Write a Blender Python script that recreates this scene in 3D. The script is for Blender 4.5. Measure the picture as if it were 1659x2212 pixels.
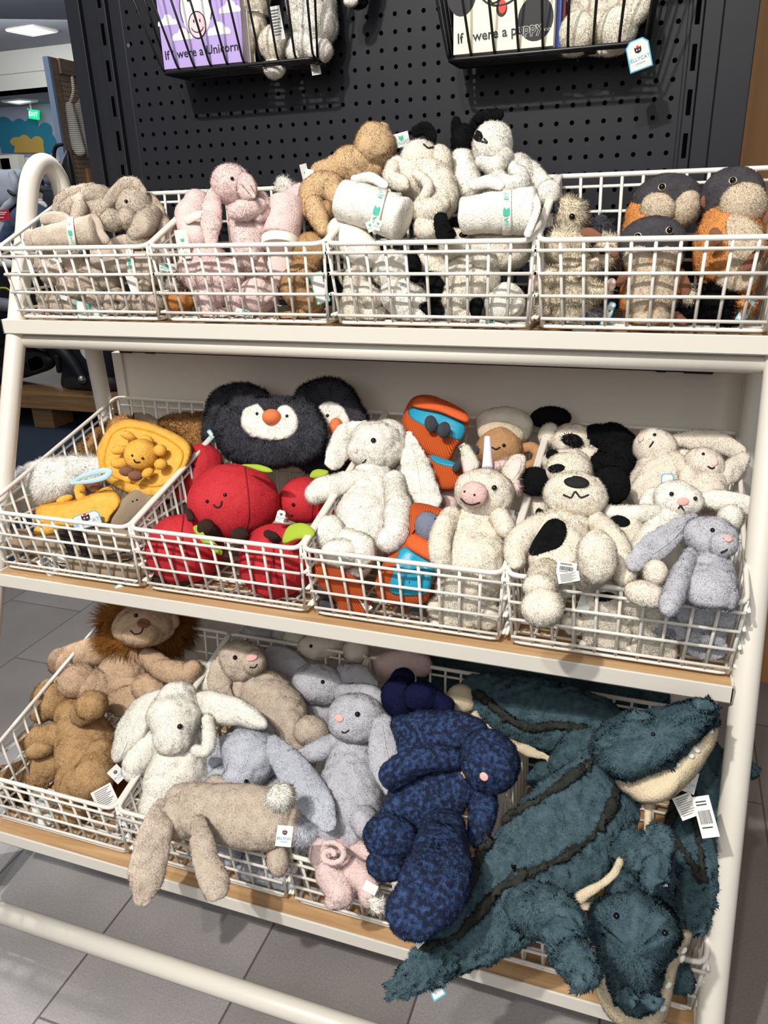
import bpy, math, random
import numpy as np
from mathutils import Vector, Matrix
from mathutils.bvhtree import BVHTree
for o in list(bpy.data.objects): bpy.data.objects.remove(o)
SC = bpy.context.scene; COL = SC.collection
rng = np.random.default_rng(7); random.seed(7)

# ---------------------------------------------------------------- camera
F = 1669.58
CAM = np.array([1.1588, -1.1642, 1.2872])
_y, _p, _r = -0.349, -0.380, -0.0329
_f = np.array([math.sin(_y)*math.cos(_p), math.cos(_y)*math.cos(_p), math.sin(_p)])
_rt = np.array([math.cos(_y), -math.sin(_y), 0.0]); _u0 = np.cross(_rt, _f)
CR = _rt*math.cos(_r) + _u0*math.sin(_r); CU = -_rt*math.sin(_r) + _u0*math.cos(_r); CF = _f
cd = bpy.data.cameras.new('camera'); cam = bpy.data.objects.new('camera', cd); COL.objects.link(cam)
cd.sensor_fit = 'VERTICAL'; cd.sensor_height = 24.0; cd.lens = F/2212*24.0; cd.clip_start = 0.02; cd.clip_end = 60
cam.matrix_world = Matrix(((CR[0], CU[0], -CF[0], CAM[0]), (CR[1], CU[1], -CF[1], CAM[1]), (CR[2], CU[2], -CF[2], CAM[2]), (0, 0, 0, 1)))
SC.camera = cam
# ---------------------------------------------------------------- light
W = bpy.data.worlds.new('world'); SC.world = W; W.use_nodes = True
W.node_tree.nodes['Background'].inputs[0].default_value = (0.93, 0.95, 1.0, 1)
W.node_tree.nodes['Background'].inputs[1].default_value = 0.23
SC.view_settings.view_transform = 'Standard'; SC.view_settings.look = 'None'
SC.view_settings.gamma = 1; SC.view_settings.use_curve_mapping = False; SC.view_settings.exposure = -0.22
def lamp(name, kind, loc, target, energy, color, size, **k):
    l = bpy.data.lights.new(name, kind); l.energy = energy; l.color = color
    if kind == 'AREA': l.shape = 'RECTANGLE'; l.size = size[0]; l.size_y = size[1]
    else: l.shadow_soft_size = size
    if kind == 'SPOT': l.spot_size = k.get('cone', 1.2); l.spot_blend = 0.6
    o = bpy.data.objects.new(name, l); COL.objects.link(o); o.location = loc
    o.rotation_euler = (Vector(target)-Vector(loc)).to_track_quat('-Z', 'Y').to_euler(); return o

lamp('spot_light', 'SPOT', (0.35, -2.25, 3.15), (0.62, 0.0, 1.12), 370, (1.0, 0.95, 0.89), 0.035, cone=.92)
lamp('spot_light', 'SPOT', (0.80, -2.35, 3.15), (0.66, 0.0, 1.12), 130, (1.0, 0.95, 0.89), 0.04, cone=.92)
lamp('track_light', 'SPOT', (-.27, .70, 3.0), (0.2, -0.6, 0.0), 260, (1.0, 0.96, 0.95), 0.03, cone=.6)
lamp('area_fill_light', 'AREA', (1.0, -3.0, 2.7), (0.7, 0, 0.6), 58, (1.0, 0.985, 0.96), (3, 2.4))  # unseen soft fill, added to brighten the rack and reach under the trays
lamp('area_fill_light', 'AREA', (-2.6, 1.6, 3.3), (-2.6, 2.6, 0), 60, (0.94, 0.97, 1.0), (2.0, 2.0))  # unseen area fill, added to brighten the shop floor and seats at left
lamp('ceiling_bounce_fill', 'POINT', (-6, 6, 2.4), (0, 0, 0), 70, (0.95, 0.97, 1.0), 0.5)  # added point fill standing in for light bounced onto the shop ceiling
lamp('area_fill_light', 'AREA', (-7.5, 8.0, 3.5), (-8.5, 9.6, 1.5), 150, (0.94, 0.97, 1.0), (2.4, 2.4))  # area light backing up the lit ceiling panels at the far end

def ray(px, py): return CF + (px-829.5)/F*CR - (py-1106)/F*CU
def atY(px, py, Y): d = ray(px, py); return CAM + d*(Y-CAM[1])/d[1]
def atZ(px, py, Z): d = ray(px, py); return CAM + d*(Z-CAM[2])/d[2]
def depth(P): return float((np.asarray(P)-CAM) @ CF)

# ---------------------------------------------------------------- materials
def lin(c): return tuple(((v/255)/12.92 if v/255 <= .04045 else ((v/255+.055)/1.055)**2.4) for v in c)
MATS = {}
def mat(name, rgb, rough=0.5, metal=0, bump=0, bscale=50, mottle=None, mscale=20, sheen=0, spec=None, emit=None, es=1, contrast=None, det=3):
    if name in MATS: return MATS[name]
    m = bpy.data.materials.new(name); m.use_nodes = True; nt = m.node_tree; b = nt.nodes['Principled BSDF']
    b.inputs['Base Color'].default_value = (*lin(rgb), 1); b.inputs['Roughness'].default_value = rough; b.inputs['Metallic'].default_value = metal
    if spec is not None: b.inputs['Specular IOR Level'].default_value = spec
    if sheen: b.inputs['Sheen Weight'].default_value = sheen; b.inputs['Sheen Roughness'].default_value = 0.5; b.inputs['Sheen Tint'].default_value = (*lin(rgb), 1)
    tc = nt.nodes.new('ShaderNodeTexCoord')
    def noise(s, d=3):
        n = nt.nodes.new('ShaderNodeTexNoise'); n.inputs['Scale'].default_value = s; n.inputs['Detail'].default_value = d
        nt.links.new(tc.outputs['Object'], n.inputs['Vector']); return n
    if mottle:
        n = noise(mscale, det); r = nt.nodes.new('ShaderNodeValToRGB'); c = contrast or (0.3, 0.7)
        r.color_ramp.elements[0].position = c[0]; r.color_ramp.elements[1].position = c[1]
        r.color_ramp.elements[0].color = (*lin(rgb), 1); r.color_ramp.elements[1].color = (*lin(mottle), 1)
        nt.links.new(n.outputs['Fac'], r.inputs[0]); nt.links.new(r.outputs[0], b.inputs['Base Color'])
    if bump:
        n = noise(bscale, 3); bp = nt.nodes.new('ShaderNodeBump'); bp.inputs['Strength'].default_value = bump; bp.inputs['Distance'].default_value = 0.004
        nt.links.new(n.outputs['Fac'], bp.inputs['Height']); nt.links.new(bp.outputs[0], b.inputs['Normal'])
    if emit: b.inputs['Emission Color'].default_value = (*lin(emit), 1); b.inputs['Emission Strength'].default_value = es
    MATS[name] = m; return m
def wood(name, c1, c2, sc=(2, 30, 30), rough=0.45):
    if name in MATS: return MATS[name]
    m = mat(name, c1, rough); nt = m.node_tree; b = nt.nodes['Principled BSDF']
    tc = nt.nodes.new('ShaderNodeTexCoord'); mp = nt.nodes.new('ShaderNodeMapping'); mp.inputs['Scale'].default_value = sc
    n = nt.nodes.new('ShaderNodeTexNoise'); n.inputs['Scale'].default_value = 3; n.inputs['Detail'].default_value = 6; n.inputs['Distortion'].default_value = 0.8
    r = nt.nodes.new('ShaderNodeValToRGB'); r.color_ramp.elements[0].position = .35; r.color_ramp.elements[1].position = .68
    r.color_ramp.elements[0].color = (*lin(c1), 1); r.color_ramp.elements[1].color = (*lin(c2), 1)
    nt.links.new(tc.outputs['Object'], mp.inputs[0]); nt.links.new(mp.outputs[0], n.inputs['Vector']); nt.links.new(n.outputs['Fac'], r.inputs[0]); nt.links.new(r.outputs[0], b.inputs['Base Color'])
    return m

# ---------------------------------------------------------------- mesh core
def mesh_of(name, V, Q=None, T=None, mats=(), normals=None, smooth=True, mi=None):
    me = bpy.data.meshes.new(name); V = np.asarray(V, np.float32)
    parts = []; sizes = []
    if Q is not None and len(Q): Q = np.asarray(Q, np.int32); parts.append(Q.ravel()); sizes.append(np.full(len(Q), 4, np.int32))
    if T is not None and len(T): T = np.asarray(T, np.int32); parts.append(T.ravel()); sizes.append(np.full(len(T), 3, np.int32))
    li = np.concatenate(parts); sz = np.concatenate(sizes); st = np.concatenate([[0], np.cumsum(sz)[:-1]]).astype(np.int32)
    me.vertices.add(len(V)); me.vertices.foreach_set('co', V.ravel()); me.loops.add(len(li)); me.loops.foreach_set('vertex_index', li)
    me.polygons.add(len(sz)); me.polygons.foreach_set('loop_start', st)
    if mi is not None: me.polygons.foreach_set('material_index', np.asarray(mi, np.int32))
    me.polygons.foreach_set('use_smooth', np.full(len(sz), smooth)); me.update(calc_edges=True); me.validate()
    if normals is not None and len(me.vertices) == len(normals): me.normals_split_custom_set_from_vertices(normals.tolist())
    for m in mats: me.materials.append(m)
    return me
def link(name, me, parent=None):
    o = bpy.data.objects.new(name, me); COL.objects.link(o)
    if parent is not None: o.parent = parent
    return o
def tag(o, label=None, cat=None, group=None, kind=None):
    for k, v in (('label', label), ('category', cat), ('group', group), ('kind', kind)):
        if v: o[k] = v
    return o
def thing(name, label, cat, loc=(0, 0, 0), group=None):
    o = bpy.data.objects.new(name, None); COL.objects.link(o); o.location = loc; o.empty_display_size = .02; return tag(o, label, cat, group)
class MB:
    """collects hard shapes into one mesh"""
    def __init__(s): s.V = []; s.Q = []; s.T = []; s.n = 0
    def add(s, V, Q=(), T=()):
        s.V.append(np.asarray(V, float)); s.Q += [[a+s.n for a in q] for q in Q]; s.T += [[a+s.n for a in t] for t in T]; s.n += len(V); return s
    def box(s, x0, x1, y0, y1, z0, z1, M=None, bev=0):
        a = np.array([[x, y, z] for x in (x0, x1) for y in (y0, y1) for z in (z0, z1)], float)
        if M is not None: a = a @ np.asarray(M)[:3, :3].T + np.asarray(M)[:3, 3]
        return s.add(a, [(0, 1, 3, 2), (4, 6, 7, 5), (0, 4, 5, 1), (2, 3, 7, 6), (0, 2, 6, 4), (1, 5, 7, 3)])
    def tube(s, pts, r, n=8, closed=False):
        P = np.asarray(pts, float); m = len(P)
        if np.isscalar(r): r = [r]*m
        t = np.zeros_like(P)
        if closed: t = np.roll(P, -1, 0)-np.roll(P, 1, 0)
        else: t[1:-1] = P[2:]-P[:-2]; t[0] = P[1]-P[0]; t[-1] = P[-1]-P[-2]
        t /= np.linalg.norm(t, axis=1)[:, None]+1e-12
        a = np.array([0, 0, 1.]) if abs(t[0][2]) < .9 else np.array([1., 0, 0]); a = a-t[0]*(a@t[0]); a /= np.linalg.norm(a); V = []
        for i in range(m):
            a = a-t[i]*(a@t[i]); a /= np.linalg.norm(a)+1e-12; b = np.cross(t[i], a)
            for k in range(n):
                th = 2*math.pi*k/n; V.append(P[i]+r[i]*(a*math.cos(th)+b*math.sin(th)))
        Q = [(i*n+k, i*n+(k+1) % n, ((i+1) % m)*n+(k+1) % n, ((i+1) % m)*n+k) for i in range(m if closed else m-1) for k in range(n)]
        T = []
        if not closed:
            V += [P[0], P[-1]]
            T += [(m*n, (k+1) % n, k) for k in range(n)]+[(m*n+1, (m-1)*n+k, (m-1)*n+(k+1) % n) for k in range(n)]
        return s.add(V, Q, T)
    def cyl(s, a, b, r, n=16): return s.tube([a, b], r, n)
    def extrude(s, poly, nrm):
        """polygon (3D points) pushed along nrm"""
        P = np.asarray(poly, float); n = len(P); c = P.mean(0); nrm = np.asarray(nrm, float)
        V = list(P)+list(P+nrm)+[c, c+nrm]
        return s.add(V, [(k, (k+1) % n, n+(k+1) % n, n+k) for k in range(n)], [(2*n, (k+1) % n, k) for k in range(n)]+[(2*n+1, n+k, n+(k+1) % n) for k in range(n)])
    def build(s, name, m, parent=None, smooth=False, origin=None, bev=0):
        V = np.concatenate(s.V); 
        me = mesh_of(name, V, s.Q, s.T, [m], smooth=smooth); o = link(name, me, parent)
        if origin is not None: me.transform(Matrix.Translation(-Vector(origin))); o.location = origin
        if parent is not None:
            l = parent.matrix_basis.translation.copy(); q = parent.parent
            while q is not None: l = l+q.matrix_basis.translation; q = q.parent
            if origin is None: me.transform(Matrix.Translation(-l))
            else: o.location = Vector(origin)-l
        if bev:
            md = o.modifiers.new('bevel', 'BEVEL'); md.width = bev; md.segments = 2; md.limit_method = 'ANGLE'
        return o
def arc(c, u, v, r, a0, a1, n=8): return [np.asarray(c)+r*(np.asarray(u)*math.cos(a)+np.asarray(v)*math.sin(a)) for a in np.linspace(a0, a1, n)]
def cr_interp(P, m):
    """Catmull-Rom through rows of P -> m rows per span"""
    P = np.asarray(P, float)
    if len(P) == 2: return np.array([P[0]+(P[1]-P[0])*t for t in np.linspace(0, 1, m*2)])
    E = np.vstack([2*P[0]-P[1], P, 2*P[-1]-P[-2]]); out = []
    for i in range(1, len(E)-2):
        p0, p1, p2, p3 = E[i-1:i+3]
        for t in np.linspace(0, 1, m, endpoint=False): out.append(.5*((2*p1)+(-p0+p2)*t+(2*p0-5*p1+4*p2-p3)*t*t+(-p0+3*p1-3*p2+p3)*t**3))
    out.append(P[-1]); return np.array(out)
def rounded(pts, r, n=5, closed=False):
    """polyline with rounded corners"""
    P = [np.asarray(p, float) for p in pts]; out = []; m = len(P)
    for i in range(m):
        if not closed and i in (0, m-1): out.append(P[i]); continue
        a, b, c = P[i-1], P[i], P[(i+1) % m]; ra = min(r, np.linalg.norm(a-b)/2); rc = min(r, np.linalg.norm(c-b)/2)
        p = b+(a-b)/np.linalg.norm(a-b)*ra; q = b+(c-b)/np.linalg.norm(c-b)*rc
        for t in np.linspace(0, 1, n): out.append((1-t)**2*p+2*t*(1-t)*b+t*t*q)
    return out
def text_mesh(body, origin, xd, yd, size, m, name='lettering', parent=None, align='CENTER', ext=0.0004, bold=0):
    c = bpy.data.curves.new(name, 'FONT'); c.body = body; c.size = 1; c.align_x = align; c.align_y = 'CENTER'; c.extrude = 0; c.offset = bold; c.resolution_u = 2
    o = bpy.data.objects.new('tmp', c); COL.objects.link(o)
    me = bpy.data.meshes.new_from_object(o.evaluated_get(bpy.context.evaluated_depsgraph_get())); bpy.data.objects.remove(o); bpy.data.curves.remove(c)
    xd = np.asarray(xd, float); xd = xd/np.linalg.norm(xd); yd = np.asarray(yd, float); yd = yd-xd*(xd@yd); yd /= np.linalg.norm(yd); nz = np.cross(xd, yd); og = np.asarray(origin, float)+nz*ext
    l = Vector((0, 0, 0)); q = parent
    while q is not None: l = l+q.matrix_basis.translation; q = q.parent
    me.transform(Matrix(((xd[0]*size, yd[0]*size, nz[0], og[0]-l[0]), (xd[1]*size, yd[1]*size, nz[1], og[1]-l[1]), (xd[2]*size, yd[2]*size, nz[2], og[2]-l[2]), (0, 0, 0, 1))))
    me.materials.clear(); me.materials.append(m); me.name = name
    return link(name, me, parent)

M_white = mat('cream_painted_metal', (222, 217, 206), .38, bump=.03, bscale=60)
M_wire = mat('white_coated_wire', (232, 228, 219), .35)
M_black = mat('black_painted_metal', (23, 25, 31), .5, spec=.3)
M_bwire = mat('black_coated_wire', (14, 14, 16), .35)
M_oak = wood('oak_board', (178, 140, 98), (206, 172, 128), (1.5, 22, 22))
M_panel = mat('pale_back_panel', (232, 225, 214), .6)
M_slot = mat('black_recess', (4, 4, 5), .9, spec=.0)
# ================================================================ setting
# floor of grey tiles 12 x 24 inch
def floor_mat():
    m = mat('grey_floor_tile', (112, 108, 106), .5); nt = m.node_tree; b = nt.nodes['Principled BSDF']
    tc = nt.nodes.new('ShaderNodeTexCoord'); mp = nt.nodes.new('ShaderNodeMapping'); mp.inputs['Rotation'].default_value = (0, 0, math.pi/2)
    mp.inputs['Location'].default_value = (0.1, 0.05, 0)
    br = nt.nodes.new('ShaderNodeTexBrick'); br.inputs['Scale'].default_value = 1; br.inputs['Brick Width'].default_value = .61; br.inputs['Row Height'].default_value = .305
    br.inputs['Mortar Size'].default_value = .0022; br.inputs['Color1'].default_value = (*lin((150, 147, 148)), 1); br.inputs['Color2'].default_value = (*lin((126, 121, 118)), 1); br.inputs['Mortar'].default_value = (*lin((84, 80, 78)), 1)
    br.inputs['Bias'].default_value = .1
    n = nt.nodes.new('ShaderNodeTexNoise'); n.inputs['Scale'].default_value = 260; n.inputs['Detail'].default_value = 4
    n2 = nt.nodes.new('ShaderNodeTexNoise'); n2.inputs['Scale'].default_value = 5
    mx = nt.nodes.new('ShaderNodeMix'); mx.data_type = 'RGBA'; mx.blend_type = 'OVERLAY'; mx.inputs[0].default_value = .35
    mx2 = nt.nodes.new('ShaderNodeMix'); mx2.data_type = 'RGBA'; mx2.blend_type = 'OVERLAY'; mx2.inputs[0].default_value = .25
    L = nt.links.new
    L(tc.outputs['Object'], mp.inputs[0]); L(mp.outputs[0], br.inputs['Vector']); L(tc.outputs['Object'], n.inputs['Vector']); L(tc.outputs['Object'], n2.inputs['Vector'])
    L(br.outputs['Color'], mx.inputs[6]); L(n.outputs['Fac'], mx.inputs[7]); L(mx.outputs[2], mx2.inputs[6]); L(n2.outputs['Fac'], mx2.inputs[7]); L(mx2.outputs[2], b.inputs['Base Color'])
    return m
tag(MB().box(-14, 5, -4.5, 12, -.1, 0).build('floor', floor_mat()), kind='structure')
tag(MB().box(-14, -.35, .95, 11.2, 0, .012).build('trim_1', mat('navy_carpet', (34, 50, 68), .95, bump=.4, bscale=300)), 'dark blue carpet area', kind='structure')
# gondola: white lower panel, black pegboard, side columns, wood column
WY = .30
tag(MB().box(-.017, 1.325, WY, WY+.06, 0, .992).box(-.017, 0.008, WY-.008, WY, 0, .992).box(1.30, 1.325, WY-.008, WY, 0, .992).build('wall_back', M_panel, bev=.001), kind='structure')
def pegboard():
    x0, x1, z0, z1 = .1249, 1.149, .9929, 2.6; s = .0256; sz = .0264
    V = []; Q = []; T = []
    xs = x0+s*np.arange(40); zs = z0+sz*np.arange(36)
    r = .0038; idx = {}
    def vid(k, p):
        if k not in idx: idx[k] = len(V); V.append(p)
        return idx[k]
    for i, x in enumerate(xs):
        for j, z in enumerate(zs):
            c = [vid((i+a, j+b), (x+a*s, WY, z+b*sz)) for a, b in ((0, 0), (1, 0), (1, 1), (0, 1))]
            if True:
                n = 12; cx, cz = x+s/2, z+sz/2; st = len(V)
                for k in range(n):
                    a = math.radians(225)+2*math.pi*k/n; V.append((cx+r*math.cos(a), WY, cz+r*math.sin(a)))
                for k in range(n):
                    a = math.radians(225)+2*math.pi*k/n; V.append((cx+r*math.cos(a), WY+.004, cz+r*math.sin(a)))
                q = n//4
                for e in range(4):
                    a0, a1 = c[e], c[(e+1) % 4]; k0 = e*q
                    for k in range(q): T.append((a0 if k < 2 else a1, st+(k0+k+1) % n, st+(k0+k) % n)) 
                    T.append((a0, a1, st+(k0+2) % n))
                for k in range(n): Q.append((st+k, st+(k+1) % n, st+n+(k+1) % n, st+n+k))
    return V, Q, T, xs[-1]+s, zs[-1]+sz
V, Q, T, px1, pz1 = pegboard()
pb = link('wall_pegboard', mesh_of('wall_pegboard', V, Q, T, [M_black], smooth=False)); tag(pb, 'black metal pegboard wall with rows of round holes', kind='structure')
z9 = .992
mb = MB().box(.008, .04, WY-.012, WY+.05, z9, 2.6).box(.04, .075, WY-.002, WY+.05, z9, 2.6).box(.075, .098, WY-.010, WY+.05, z9, 2.6).box(.098, .125, WY, WY+.05, z9, 2.6)
mb.box(px1, 1.156, WY, WY+.05, z9, 2.6).box(1.155, 1.172, WY-.01, WY+.05, z9, 2.6).box(1.172, 1.2, WY-.002, WY+.05, z9, 2.6).box(1.2, 1.249, WY-.012, WY+.05, z9, 2.6).box(.125, px1, WY, WY+.01, pz1, 2.6)
mb.box(.125, px1, WY+.03, WY+.05, z9, 2.6)
tag(mb.build('wall_frame', M_black, bev=.0015), 'black uprights either side of the pegboard', kind='structure')
mb = MB()
for x in (.0865, 1.1635):
    for z in np.arange(1.03, 2.5, .062): mb.box(x-.0035, x+.0035, WY-.0108, WY-.0099, z, z+.036)
tag(mb.build('trim_2', M_slot), 'slots punched in the black uprights', kind='structure')
tag(MB().box(1.2, 3.2, .92, 1.0, 0, 3.2).build('wall_right', wood('golden_oak_panel', (176, 122, 66), (198, 146, 88), (8, 8, .5), .5)), 'golden oak wall panel', kind='structure')
s = MB().cyl((.133, WY-.001, 1.585), (.133, WY+.001, 1.585), .0035, 12).build('screw', mat('steel', (150, 150, 150), .35, .9)); tag(s, 'small steel screw at the left edge of the black pegboard', 'screw')

# ---------------------------------------------------------------- rack
X0, X1 = -.02, 1.315
TIER = {2: (.010, 1.104, .26, -.032, 1.327), 1: (-.168, .656, .24, .002, 1.299), 0: (-.327, .179, .20, .002, 1.301)}  # front y, top z, back y, xl, xr
rack = thing('display_rack', 'cream metal A-frame rack with three oak shelves holding the toy baskets', 'display rack', ((X0+X1)/2, 0, 0))
YT = lambda z: .104-(1.258-z)*.4031
for x in (X0, X1):
    leg = [(x, -.385, .045)]+[(x, YT(z), z) for z in np.linspace(.1, 1.26, 6)]
    loop = [(x, y, z) for y, z in ((.128, 1.32), (.145, 1.353), (.168, 1.375), (.192, 1.380), (.213, 1.366), (.226, 1.335))]
    back = [(x, .229, 1.25), (x, .25, .7), (x, .272, .03)]
    MB().tube(leg+[tuple(q) for q in cr_interp([leg[-1]]+loop+[back[0]], 5)][1:-1]+back, .0185, 20).build('leg', M_white, rack, smooth=True)
MB().tube([(X0-.0, -.388, .045), (X1, -.388, .045)], .0185, 20).build('base_rail', M_white, rack, smooth=True)
for x in (.03, 1.28):
    MB().cyl((x, -.388, 0), (x, -.388, .008), .016, 20).cyl((x, -.388, .008), (x, -.388, .03), .006).build('levelling_foot', mat('steel', (150, 150, 150), .35, .9), rack, smooth=False)
for t in (2, 1, 0):
    fy, tz, by, xl, xr = TIER[t]; th = .027
    MB().box(xl, xr, fy, fy+.004, tz-th, tz).box(xl, xl+.004, fy, by, tz-th, tz).box(xr-.004, xr, fy, by, tz-th, tz).box(xl, xr, by-.004, by, tz-th, tz).box(xl, xr, fy, by, tz-th, tz-th+.003).build('tray', M_white, rack, bev=.0012)
    MB().box(xl+.004, xr-.004, fy+.004, by-.004, tz-.018, tz-.004).build('shelf_board', M_oak, rack)
    MB().cyl((X0, YT(tz-.045)+(.012 if t == 2 else .12), tz-.043), (X1, YT(tz-.045)+(.012 if t == 2 else .12), tz-.043), .014, 16).build('crossbar', M_white, rack, smooth=True)

# ---------------------------------------------------------------- wire baskets
P = .325
def basket(depth_, hb, hf=.1265, w=.3195, ins=.0085):
    """local origin: front-left of the rim, at tray level"""
    root = thing('wire_basket', 'x', 'basket')
    R, r = .0040, .0026; fl = .0217; bl = .012
    x0, x1 = 0, w; bx0, bx1 = ins, w-ins; z0 = .004
    rim = rounded([(x0, 0, hf), (x0, depth_*.96, hb), (x0, depth_, hb), (x1, depth_, hb), (x1, depth_*.96, hb), (x1, 0, hf)], .018, 5, True)
    MB().tube(rim, R, 8, True).build('rim', M_wire, root, smooth=True)
    n = 10
    f = MB(); bk = MB(); bt = MB()
    for i in range(1, n):
        a = i/n; x = x0+a*w; xb = bx0+a*(bx1-bx0)
        f.tube([(x, -.0005, hf), (xb, fl-.001, z0+.003)], r, 6); bk.tube([(x, depth_, hb), (xb, depth_-bl, z0+.003)], r, 6)
        bt.tube(rounded([(xb, fl-.001, z0+.004), (xb, fl+.002, z0), (xb, depth_-bl-.002, z0), (xb, depth_-bl, z0+.004)], .004, 3), r, 6)
    fr = [.89, .63, .37, .10]
    def fp(x, k): # front plane point, k height fraction
        return (x, fl*(1-k), z0+(hf-z0)*k)
    for k in fr:
        xi = ins*(1-k); f.tube([(x0+xi, fl*(1-k)-.0045, z0+(hf-z0)*k), (x1-xi, fl*(1-k)-.0045, z0+(hf-z0)*k)], r, 6)
    kb = [q for q in (.92, .74, .56, .38, .2, .07)]
    for k in kb: xi = ins*(1-k); bk.tube([(x0+xi, depth_-bl*(1-k)+.004, z0+(hb-z0)*k), (x1-xi, depth_-bl*(1-k)+.004, z0+(hb-z0)*k)], r, 6)
    f.build('front_grid', M_wire, root, smooth=True); bk.build('back_grid', M_wire, root, smooth=True)
    m = max(4, int(round(depth_/.033)))
    for j in range(1, m):
        y = fl+(depth_-bl-fl)*j/m; bt.tube([(bx0, y, z0-.0005), (bx1, y, z0-.0005)], r, 6)
    ring = rounded([(bx0, fl, z0), (bx0, depth_-bl, z0), (bx1, depth_-bl, z0), (bx1, fl, z0)], .012, 4, True); bt.tube(ring, r*1.2, 6, True)
    bt.build('base_grid', M_wire, root, smooth=True)
    for s_, (xa, xb) in enumerate(((x0, bx0), (x1, bx1))):
        sg = -1 if s_ == 0 else 1; sd = MB()
        for j in range(0, m+1):
            y = depth_*.015+(depth_*.97)*j/m; yb = fl+(depth_-bl-fl)*j/m; zt = hf+(hb-hf)*min(1, y/(depth_*.96)); sd.tube([(xa, y, zt), (xb, yb, z0)], r, 6)
        for k in (.89, .63, .37, .10):
            z = z0+(hf-z0)*k; xi = xa+(xb-xa)*(1-k)*.5; sd.tube([(xi+sg*.004, fl*(1-k), z), (xi+sg*.004, depth_-bl*.6, z)], r, 6)
        sd.tube([(xa+sg*.003, 0.01, hf*.9), (xa+sg*.003, depth_*.95, hb-.022)], r, 6)
        sd.build('side_grid', M_wire, root, smooth=True)
    return root
def copy_tree(o, parent=None):
    c = o.copy(); COL.objects.link(c)
    if parent is not None: c.parent = parent; c.matrix_parent_inverse = o.matrix_parent_inverse.copy()
    for ch in list(o.children): copy_tree(ch, c)
    return c
BLAB = {(2, 0): 'white wire basket of beige bunnies and rolled blankets on the top shelf', (2, 1): 'white wire basket of pink bunny toys on the top shelf', (2, 2): 'white wire basket heaped with cream and black puppies on the top shelf', (2, 3): 'white wire basket with otter toys on the top shelf',
        (1, 0): 'white wire basket with yellow pouches and beige cord toys on the middle shelf', (1, 1): 'white wire basket with red apples and penguin bags on the middle shelf', (1, 2): 'white wire basket with unicorn and orange backpacks on the middle shelf', (1, 3): 'white wire basket with spotted puppy and grey bunny on the middle shelf',
        (0, 0): 'white wire basket with lion and brown bears on the bottom shelf', (0, 1): 'white wire basket with beige bunny hanging over its rim on the bottom shelf', (0, 2): 'white wire basket under the dark blue bunny on the bottom shelf', (0, 3): 'white wire basket under the teal crocodiles on the bottom shelf'}
small = big = None
for t in (2, 1, 0):
    fy, tz, by, xl, xr = TIER[t]
    for b in range(4):
        if t == 2:
            o = basket(.2161, .2133) if small is None else copy_tree(small); small = small or o
        else:
            o = basket(.43, .238) if big is None else copy_tree(big); big = big or o
        y = {2: 0.0, 1: -.163, 0: -.3181}[t]
        o.location = (.0015+b*P+.003, y, tz+.001); o['label'] = BLAB[(t, b)]; o['group'] = 'white wire baskets on the rack'
# ================================================================ soft toy builder
def vnorm(V, Q, T):
    N = np.zeros_like(V)
    for a in (Q, T):
        if len(a):
            a = np.asarray(a); p = V[a]; n = np.cross(p[:, 1]-p[:, 0], p[:, 2]-p[:, 0])
            if a.shape[1] == 4: n = np.cross(p[:, 2]-p[:, 0], p[:, 3]-p[:, 1])
            for k in range(a.shape[1]): np.add.at(N, a[:, k], n)
    return N/(np.linalg.norm(N, axis=1)[:, None]+1e-12)
_K = rng.normal(size=(3, 10, 3)); _K /= np.linalg.norm(_K, axis=2)[:, :, None]; _PH = rng.uniform(0, 6.28, (3, 10))
def sn(P, freq, ch=0):
    """smooth pseudo noise, about -1..1"""
    out = 0
    for k in range(10): out = out+np.sin((P @ _K[ch, k])*freq*(0.7+0.13*k)+_PH[ch, k])
    return out/3.4
def sweep(C, R, flat=.9, n=None, cap=1.0, step=.0045):
    n = n or int(min(72, max(20, 2*math.pi*max(R)/.006)))
    """closed soft tube through centres C with radii R; flat = depth / width; the wide side faces the viewer's side of the pile"""
    m = max(3, int(np.ceil(np.linalg.norm(np.diff(C, axis=0), axis=1).max()/step)))
    D = cr_interp(np.column_stack([C, R]), min(m, 16)); C = D[:, :3]; R = np.maximum(D[:, 3], .0015)
    t = np.gradient(C, axis=0); t /= np.linalg.norm(t, axis=1)[:, None]+1e-12
    k = 5 if max(R) < .02 else 9; rows = []
    for a in np.linspace(90, 8, k): a = math.radians(a); rows.append((C[0]-t[0]*R[0]*cap*math.sin(a), R[0]*math.cos(a)+1e-5, t[0]))
    for i in range(len(C)): rows.append((C[i], R[i], t[i]))
    for a in np.linspace(8, 90, k): a = math.radians(a); rows.append((C[-1]+t[-1]*R[-1]*cap*math.sin(a), R[-1]*math.cos(a)+1e-5, t[-1]))
    v = C.mean(0)-CAM; v /= np.linalg.norm(v); V = []; s = None; th = np.linspace(0, 2*math.pi, n, endpoint=False)
    for c, r, tt in rows:
        q = np.cross(tt, v)
        if np.linalg.norm(q) < .25: q = s if s is not None else np.cross(tt, [0, 0, 1.])
        q = q-tt*(q@tt); q /= np.linalg.norm(q)+1e-12
        if s is not None and q@s < 0: q = -q
        s = q; w = np.cross(q, tt)
        V.append(c+r*(np.cos(th)[:, None]*q+flat*np.sin(th)[:, None]*w))
    V = np.concatenate(V); L = len(rows); i = np.arange(L-1)[:, None]*n; j = np.arange(n)[None, :]; j2 = (j+1) % n
    Q = np.stack([i+j, i+n+j, i+n+j2, i+j2], -1).reshape(-1, 4)
    if np.mean(np.sum(vnorm(V, Q, [])*(V-V.mean(0)), 1)) < 0: Q = Q[:, ::-1]
    return V, Q
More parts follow.
